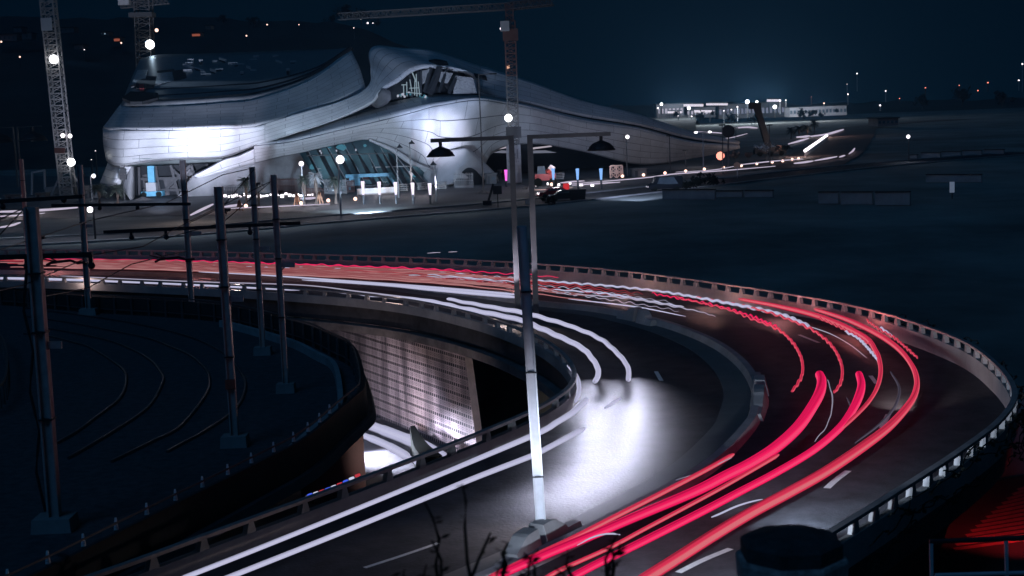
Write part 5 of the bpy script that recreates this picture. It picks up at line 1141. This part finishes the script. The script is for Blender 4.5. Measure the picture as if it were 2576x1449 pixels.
b = U(1855, 448); t = thing('round_road_sign', b, 'small round orange lit road sign on the street at right', 'sign'); mb = MB(); mb.bar(b, up(b, 1.9), .1); mb.build('post', PALE, t); mb = MB(); mb.lathe(up(b, 2.1), ((.55, -.03), (.55, .03)), 14, Matrix.Rotation(PI/2, 3, 'X')); mb.build('disc', mat('orange sign', (.6, .3, .2), .5), t)
r_ = random.Random(12)
for i in range(30):
    x = (566+i*9.6) if i < 24 else (1350+(i-24)*28); y = (499 if i < 24 else 470)-((x-566)*.012 if i < 24 else 0)-r_.random()*6
    c = U(x, y); mb = MB(); mb.box(up(c, .25), (.25+.35*r_.random(), .2, .22+.3*r_.random())); tag(mb.build('ground_light', GLB), 'small bright ground light at the foot of the slatted hoardings' if i < 24 else 'small bright ground light on the plaza under the wing', 'light', 'small ground lights by the hoardings' if i < 24 else 'small ground lights under the wing')
SPO = mat('spoil', (.14, .13, .125), .95, noise=.5, scale=1.5, bump=.8)
for i, (x, y, w, h, lab) in enumerate(((215,508,60,10,'long spoil heap right of the left crane base'),(150,512,40,7,'low spoil heap in front of the left crane base'),(360,503,40,8,'spoil heap at the foot of the boom lift'),(1215,486,44,7,'spoil heap before the slat cages'),(1330,474,30,6,'small spoil heap left of the red handler'),(1640,444,44,6,'spoil heap below the right wing tip'))):
    b = U(x, y); k = mpp(b); mb = MB(); n_ = 18
    for j in range(5):
        for q in range(n_):
            f = j/4; a_ = 2*PI*q/n_; g = (1-f)*(.8+.4*r_.random()); mb.v.append(b+Vector((math.cos(a_)*w*k/2*g, math.sin(a_)*2.2*g, h*k*(f**.8)*(.85+.3*r_.random()))))
    for j in range(4):
        for q in range(n_): mb.f.append((j*n_+q, j*n_+(q+1) % n_, (j+1)*n_+(q+1) % n_, (j+1)*n_+q))
    tag(mb.build('spoil_heap', SPO), lab, 'heap')
for i, (x, y, lab) in enumerate(((1015,482,'stack of pale pallets right of the white barrier'),(1062,478,'leaning pallet before the bright theatre leg'),(962,474,'pale crate on the white barrier'),(1112,476,'low stack of boards left of the slat cages'),(1408,452,'bundle of sheeted timber right of the red handler'))):
    b = U(x, y); k = mpp(b); t = thing('pallet_stack', b, lab, 'pallets'); 
    for j in range(4): mb = MB(); mb.box(up(b, .2+.32*j), (1.5, 1.1, .14), rz=.2*j); mb.build('board', mat('pale timber', (.36, .34, .33), .8, noise=.3, scale=3), t)
    for dx in (-.6, .6): mb = MB(); mb.box(up(b, .65)+Vector((dx, -.4, 0)), (.12, .12, 1.2)); mb.build('batten', mat('pale timber', (.36, .34, .33), .8), t)
# streaks of far traffic and lit kerbs
FST = [(((1420,464),(1614,448),(1693,438),(1822,429),(1950,418)),4,'thin bright streak along the street below the right wing'),(((1560,458),(1500,462),(1440,466)),5,'short bright streak left end of the street below the wing'),
 (((1998,411),(2025,408),(2045,405)),7,'thick bright streak right of the low globes'),(((2050,404),(2079,399),(2105,394)),6,'thick bright streak following the one right of the low globes'),(((2112,395),(2125,391)),6,'tiny bright streak beyond the low globes'),(((2136,387),(2145,380),(2150,373)),5,'tiny upward bright streak on the hill road'),
 (((2004,345),(2022,344),(2036,342)),8,'upper left bright streak on the hill road'),(((1984,362),(2010,355),(2034,348)),7,'lower left bright streak on the hill road'),(((2040,343),(2065,340),(2087,336),(2121,326)),8,'long bright streak climbing the hill road'),
 (((1700,433),(1790,428),(1850,418)),3,'faint bright streak behind the low globes'),(((1855,415),(1950,405),(2020,400)),4,'bright streak behind the row of low globes'),(((1745,331),(1790,333),(1830,336)),4,'bright streak beyond the tip of the right wing'),(((1845,322),(1880,320),(1905,322)),6,'bright streak above the tip of the right wing'),(((1800,348),(1835,347),(1880,336)),3,'thin streak beyond the round sign'),
 (((480,541),(500,531),(535,514)),10,'bright streak on the plaza left of the propped palm'),(((560,521),(590,517),(608,514)),9,'short bright streak behind the propped palm'),(((560,525),(700,519),(830,513)),4,'bright low light line on the plaza between the palms'),(((-20,533),(60,531),(130,527),(195,522)),9,'broad bright streak on the plaza at far left'),(((-20,545),(60,541),(112,536)),5,'lower bright streak on the plaza at far left'),
 (((-10,573),(25,568),(50,560)),8,'short bright streak at the left edge below the plaza'),(((1335,478),(1390,476),(1440,472)),3,'warm streak on the plaza before the red handler'),(((1470,455),(1440,457),(1410,460)),6,'bright streak between the blue columns'),(((755,500),(780,499),(800,497)),9,'bright low streak behind the palms'),(((1075,637),(1100,635),(1108,635)),2,'tiny white fleck on the dark bank beyond the bend'),(((1128,634),(1150,633)),2,'second tiny white fleck on the dark bank beyond the bend')]
FS = glow('far streak', (.56, .50, .64), 1.0); FSW = glow('far warm streak', (.62, .40, .38), 1.0)
for i, (px, w, lab) in enumerate(FST):
    P = spline([U(*q, .6) for q in px], 1.5); mb = MB(); mb.tube(P, [w*mpp(p)/2*(.55+.45*math.sin(PI*j/(len(P)-1))) for j, p in enumerate(P)], 6, flat=.7); tag(mb.build('light_streak', FSW if 'warm' in lab else FS), lab, 'light streak', 'light streaks of the far traffic')
# lights that reach the plaza
for x, y, h, pw, col in ((560,530,3,500,(1,.7,.6)),(700,522,4,900,(1,.85,.85)),(790,512,4,1100,(1,.9,.95)),(860,520,7,1600,(1,.92,1)),(960,492,3,900,(1,.9,.95)),(1050,492,3,700,(1,.9,.95)),(1400,470,4,900,(.9,.9,1)),(1510,452,4,900,(.9,.9,1)),(60,540,3,1200,(1,.8,.75)),(240,540,6,900,(.9,.9,1)),(1770,420,6,900,(1,.9,.95)),(2010,395,3,1500,(1,.75,.7)),(2080,345,4,2500,(1,.7,.65)),(1340,480,5,500,(1,.8,.8)),(480,560,5,900,(1,.75,.7)),(1280,500,6,500,(.9,.9,1))):
    point('lamp_light', U(x, y)+Vector((0, 0, h)), pw*.6, col, .4)
for x, y, h, pw in ((60,600,9,5200),(240,598,8,4200),(430,588,8,2600),(640,570,8,2600),(860,548,8,3000),(1120,530,8,2400),(2286,404,5,1600),(1500,492,7,1800),(1700,470,7,1600)):
    spot('street_lamp_light', U(x, y)+Vector((0, 0, h)), U(x, y+4), pw*.4, (.70,.80,1.0), 105, 1.0, .3)
#=====DISTANCE=====

# ------------------------------------------------------------------ hills, far town
HB = mat('hill scrub', (.030, .034, .032), .95, noise=.6, scale=.02)
def hill(name, x0, x1, Y0, Y1, ridge, nx=60, ny=14):
    mb = MB()
    for j in range(ny+1):
        f = j/ny
        for i in range(nx+1):
            px = x0+(x1-x0)*i/nx; yr = cr([Vector((0, 0, r)) for r in ridge], i/nx).z + (math.sin(i*2.3)+math.sin(i*5.1+1))*1.6
            Y = Y0+(Y1-Y0)*f; tp = V(px, yr, Y1).z; bx = V(px, 300, Y).x
            yg = 265+HC*FPX/Y0+(1288-px)*.0384; zz_ = V(px, yg+(yr-yg)*f, Y).z if f else -.3
            mb.v.append(Vector((bx, Y, zz_ + (rnd.random()-.5)*1.2*f)))
    w = nx+1
    for j in range(ny):
        for i in range(nx): a = j*w+i; mb.f.append((a, a+1, a+w+1, a+w))
    tag(mb.build(name, HB, smooth=True), kind='structure')
hill('hillside', -200, 1750, 430, 900, (48, 40, 46, 42, 52, 62, 150, 264, 268, 268))
hill('far_ridge', 1500, 2800, 950, 1250, (268, 262, 258, 262, 258, 252, 250, 240, 225), 50, 8)
HW = mat('hill house wall', (.20, .17, .17), .8, noise=.15, scale=.3); LITW = glow('lit house wall', (.30, .08, .05)); LITB = glow('lit window', (.20, .30, .40))
r_ = random.Random(8)
def hY(y, Y0=430, Y1=900): return Y0+(Y1-Y0)*(.25+.65*min(1, max(0, (300-y)/260)))
for i, (x, y, w, h, lit, lab) in enumerate(((25,96,48,16,0,'long pale house on the hill at far left'),(52,76,20,12,0,'small pale house above the long one on the hill'),(172,77,40,12,0,'house with a warm front right of the left crane'),(270,86,18,8,2,'house with a blue lit window left of the rear crane'),(300,100,16,10,1,'house with fiery lit front left of the rear crane'),(498,88,22,9,1,'orange lit house on the hill above the roof'),(75,92,22,14,0,'square house beside the long one on the hill'),(205,120,22,10,0,'dim house below the warm front on the hill'),(528,70,14,8,0,'small dim house above the orange lit one'))):
    Y = hY(y); c = V(x, y+h/2, Y); k = mpp(c); t = thing('hill_house', c, lab, 'house', 'houses on the dark hill')
    mb = MB(); mb.box(up(c, h*k/2), (w*k, 9, h*k)); mb.build('house_wall', HW, t); mb = MB(); mb.box(up(c, h*k+.2), (w*k+.8, 10, .4)); mb.build('roof', DARKC, t)
    for q in range(max(1, w//12)):
        mb = MB(); mb.box(c+Vector(((q-.5*(w//12-1))*11*k, -4.6, h*k*.5)), (3.2*k, .2, h*k*.4)); mb.build('window', (GLASS, LITW, LITB)[lit] if q % 2 == 0 else GLASS, t)
    if lit == 1: mb = MB(); mb.box(c+Vector((0, -4.7, h*k*.35)), (w*k*.9, .15, h*k*.6)); mb.build('lit_front', LITW, t)
for x, y, r2_, gm, lab in ((50,143,2.2,GLW,'fiery hill lamp left of the left crane'),(3,105,2.4,GLW,'warm hill lamp at the left edge'),(305,108,2.2,GLW,'fiery hill lamp left of the rear crane'),(620,90,2.0,GLW,'hill lamp with a warm trail above the roof'),(672,62,1.8,GLW,'warm hill lamp right of the roof crest'),(752,62,1.3,GLW,'small warm hill lamp above the theatre roof'),(925,58,2.2,GLB,'white hill lamp among the trees above the roof tip'),(908,48,1.3,GLB,'small white hill lamp left among the crest trees'),(938,58,1.2,GLB,'small white hill lamp right among the crest trees'),(890,70,1.1,GLB,'smallest white hill lamp under the crest trees'),(212,125,1.2,GLB,'small white hill lamp below the houses'),(240,380,1.3,GLB,'small lamp behind the left crane'),(230,402,1.3,GLB,'small twin lamp behind the left crane base')):
    Y = hY(y) if y < 200 else 330; c = V(x, y, Y); k = mpp(c); t = thing('hill_lamp', c-Vector((0, 0, 6)), lab, 'lamp', 'lamps on the dark hill'); mb = MB(); mb.bar(c-Vector((0, 0, 6)), c, .25); mb.build('pole', DSTEEL, t); mb = MB(); mb.ball(c, r2_*k, 8); mb.build('globe', gm, t)
for i, (x, y, r2_, lab) in enumerate(((868,38,26,'broad dark tree on the hill crest'),(910,44,22,'dark tree right of the broad one on the crest'),(835,50,16,'smaller dark tree left of the broad one on the crest'),(945,60,14,'low dark tree at the right end of the crest'),(640,58,18,'dark tree on the crest above the roof'),(560,52,16,'round dark tree on the crest above the orange house'))):
    Y = 880; b = V(x, y+r2_*.6, Y); k = mpp(b); tree_at(b, r2_*1.3*k, r2_*k, lab, BLACKL, 260, i+40, sz=.12)
# far right facility
def fbox(x0, x1, y0, y1, Y, m_, name, lab, d=14, lit=None):
    a, b = V(x0, y1, Y), V(x1, y1, Y); k = mpp(a); h = (y1-y0)*k; t = thing(name, (a+b)*.5, lab, 'building'); c = (a+b)*.5
    mb = MB(); mb.box(c+Vector((0, d/2, h/2)), ((x1-x0)*k, d, h)); mb.build('wall', m_, t); mb = MB(); mb.box(c+Vector((0, d/2, h+.2)), ((x1-x0)*k+1, d+1, .4)); mb.build('roof', DARKC, t)
    n_ = max(2, int((x1-x0)/9))
    for q in range(n_):
        mb = MB(); mb.box(c+Vector(((q+.5-n_/2)*(x1-x0)*k/n_, -.1, h*.5)), ((x1-x0)*k/n_*.55, .3, h*.35)); mb.build('window', lit or GLASS, t)
    return t
FW = mat('facility wall', (.10, .10, .11), .7, noise=.2, scale=.1)
fbox(1652,1720,262,296,760,FW,'facility_building','left low block of the bright facility on the right horizon',lit=glow('facility light', (.45, .44, .55)))
fbox(1728,1800,270,296,780,FW,'facility_building','middle low block of the bright facility on the right horizon',lit=glow('facility light', (.45, .44, .55)))
fbox(1808,1900,262,298,790,FW,'facility_building','tall lit block of the bright facility on the right horizon',lit=glow('facility light dim', (.16, .17, .24)))
fbox(1905,1975,258,296,800,FW,'facility_building','right block of the bright facility on the right horizon',lit=glow('facility light dim', (.16, .17, .24)))
fbox(1986,2130,268,292,760,mat('white facility wall', (.34, .34, .37), .7, noise=.1, scale=.1),'white_building','long white building right of the bright facility')
fbox(2208,2260,298,316,540,mat('pink block wall', (.34, .22, .20), .8, noise=.3, scale=.3),'block_building','small pinkish block building above the hill road')
for x0, x1, y0, y1, Y, lab in ((1714,1769,262,268,772,'left lit canopy of the facility'),(1777,1830,260,265,784,'middle lit canopy of the facility'),(1930,1964,250,256,800,'right lit canopy of the facility'),(1680,1714,280,285,752,'left white lit wall strip of the facility'),(1747,1790,277,283,770,'right white lit wall strip of the facility')):
    a, b = V(x0, y1, Y), V(x1, y1, Y); k = mpp(a); t = thing('lit_canopy', (a+b)*.5, lab, 'canopy'); mb = MB(); mb.bar(up(a, (y1-y0)*k/2), up(b, (y1-y0)*k/2), 2, (y1-y0)*k); mb.build('light_strip', glow('canopy light', (.85, .80, .92)), t)
    mb = MB(); mb.bar(up(a, (y1-y0)*k+.4), up(b, (y1-y0)*k+.4), 4, .6); mb.build('roof', DSTEEL, t)
    for f in (.1, .9): p = a.lerp(b, f); mb = MB(); mb.bar(p-Vector((0, 0, 5)), p, .4); mb.build('post', DSTEEL, t)
for i, (x, y, h, r2_, gm, Y, lab) in enumerate(((1664,262,30,3.6,FLD,735,'big floodlight left over the facility'),(1655,272,26,2.6,GLB,735,'lamp left below the big facility floodlight'),(1733,272,30,4.2,FLD,740,'brightest floodlight over the middle of the facility'),(1880,256,42,5.2,FLD,760,'tall blazing floodlight above the crane boom'),(1904,256,42,3.2,FLD,765,'floodlight just right of the tall blazing one'),(1949,269,28,5.0,FLD,770,'square blazing floodlight right of the crane boom'),(1962,253,34,2.6,GLB,775,'upper right facility lamp'),(1977,252,30,2.0,GLB,775,'rightmost small facility lamp'),(1855,269,36,2.4,GLB,740,'facility lamp left of the tall blazing one'),(1840,276,30,2.2,GLB,735,'low facility lamp before the tall block'),(1821,279,30,2.0,GLB,735,'facility lamp above the round sign'),(1740,293,22,2.2,GLB,730,'low facility lamp below the brightest floodlight'),(1706,292,24,1.6,GLB,730,'small low facility lamp before the left block'),
      (2133,237,26,2.2,GLB,900,'white lamp right of the white building'),(2228,229,28,2.0,GLB,950,'white lamp on the dark ridge'),(2328,221,30,1.8,GLR,960,'red lamp on the dark ridge with bare tree'),(2413,215,24,1.6,GLR,980,'tall dim red lamp on the dark ridge'),(2485,208,22,2.2,GLR,1000,'bright red lamp on the dark ridge'),(2563,202,26,2.2,GLB,1000,'white lamp at the right edge of the ridge'),(2263,248,10,1.6,GLR,900,'low red lamp below the ridge'),(2460,228,8,1.9,GLR,980,'low red lamp on the ridge crest'),(2214,265,14,2.6,GLB,860,'white flaring lamp below the ridge'),(2156,185,44,2.0,GLB,1100,'high pale lamp above the white building'),(2131,212,40,1.0,GLB,1100,'faint high lamp above the white building'),(2572,161,70,2.4,GLB,1200,'highest pale lamp at the right edge'),(2041,244,20,1.2,GLR,800,'small red lamp above the white building'),(2073,260,9,2.4,GLW,755,'warm lamp on the roof of the white building'))):
    c = V(x, y, Y); k = mpp(c); t = thing('far_lamp', c-Vector((0, 0, h*k)), lab, 'lamp', 'lamps on the right horizon'); mb = MB(); mb.bar(c-Vector((0, 0, h*k)), c, .5); mb.build('pole', PALE if gm is GLB else CRR if gm is GLR else PSTEEL, t)
    mb = MB(); mb.ball(c, r2_*k*(1.0 if gm is FLD else .85), 10); mb.build('globe', gm, t)
for i, (x, y, r2_, lab) in enumerate(((1700,292,10,'dark tree before the left facility block'),(1795,290,9,'dark cypress like tree in the middle of the facility'),(1760,302,14,'low dark tree under the facility'),(2020,292,14,'dark tree before the left end of the white building'),(2045,290,13,'dark tree before the middle of the white building'),(2068,293,9,'small dark tree before the white building'),(2104,282,7,'narrow dark tree before the right end of the white building'),(1840,303,14,'dark tree below the tall facility block'),(1900,306,16,'dark tree right of the crane boom head'),(2320,262,22,'broad dark tree on the right ridge'),(2420,254,24,'dark tree under the dim red lamp on the ridge'),(2520,262,22,'dark tree near the right edge of the ridge'))):
    b = V(x, y+r2_*.6, 722 if x < 2200 else 940); k = mpp(b); tree_at(b, r2_*1.7*k, r2_*k, lab, BLACKL, 160, i+60, sz=.2)
for x, y, pw, col in ((1690,284,14000,(.8,.88,1)),(1745,282,16000,(.8,.88,1)),(1880,274,26000,(.8,.9,1)),(1950,278,20000,(.8,.9,1)),(2060,300,9000,(.85,.88,1))):
    point('flood_light', V(x, y, 735)+Vector((0, 0, 8)), pw, col, 1.0)
# row of small posts climbing the hill road, low walls in the dark field
for i in range(14):
    f = i/13; b = U(2026+(2080-2026)*f, 394+(352-394)*f); k = mpp(b)
    if i == 0:
        p0 = thing('kerb_post', b, 'small pale lit post in the row climbing the hill road', 'post', 'lit posts along the hill road'); mb = MB(); mb.bar(b, up(b, 1.1), .35); mb.build('stub', PALE, p0); mb = MB(); mb.ball(up(b, 1.3), .38, 8); mb.build('cap_light', GLB, p0)
    else: dup(p0, b)
WALLM = mat('field wall', (.26, .26, .27), .85, noise=.4, scale=.2)
for i, (x0, x1, y0, y1, lab) in enumerate(((2290,2308,390,398,'short leftmost low wall in the dark field at right'),(2318,2366,385,397,'second low wall in the dark field at right'),(2370,2418,382,393,'third low wall in the dark field at right'),(2422,2470,379,390,'fourth low wall in the dark field at right'),(2476,2526,377,387,'rightmost low wall in the dark field at right'),(1668,1800,478,502,'dark low shed wall below the bushes'),(1802,1868,481,496,'dark wall panel right of the low shed'),(1875,1945,480,496,'dark wall panel at the right end of the shed row'),(2330,2470,440,458,'long pale roofed wall in the dark field at right'),(2060,2110,484,512,'left dark wall bay in the lower field'),(2116,2195,484,514,'middle dark wall bay in the lower field'),(2202,2290,484,516,'wide dark wall bay in the lower field'))):
    a, b = U(x0, y1), U(x1, y1); k = mpp(a); h = (y1-y0)*k; t = thing('low_wall', a, lab, 'wall', 'low walls in the dark field'); mb = MB(); mb.bar(up(a, h/2), up(b, h/2), .4, h); mb.build('wall', WALLM, t); mb = MB(); mb.bar(up(a, h+.06), up(b, h+.06), .6, .12); mb.build('coping', DARKC, t)
b = U(2395, 500); t = thing('lit_sign', b, 'small pale lit panel on a post in the lower right field', 'sign'); mb = MB(); mb.box(up(b, 1.4), (.55, .15, 1.3)); mb.build('panel', mat('pale board', (.5, .5, .55), .6, emit=(.08, .10, .14)), t); mb = MB(); mb.bar(b, up(b, .8), .1); mb.build('post', DSTEEL, t)

# ------------------------------------------------------------------ night haze
mb = MB(); mb.box((150, 640, 54.5), (2400, 1480, 131)); hz = mb.build('haze', bpy.data.materials.new('haze air')); tag(hz, kind='stuff')
hm = hz.data.materials[0]; hm.use_nodes = True; nt = hm.node_tree; nt.nodes.remove(nt.nodes['Principled BSDF'])
pv = nt.nodes.new('ShaderNodeVolumePrincipled'); pv.inputs['Color'].default_value = (.28, .62, 1.0, 1); pv.inputs['Density'].default_value = .00024; pv.inputs['Anisotropy'].default_value = .55
nt.links.new(pv.outputs[0], nt.nodes['Material Output'].inputs['Volume'])
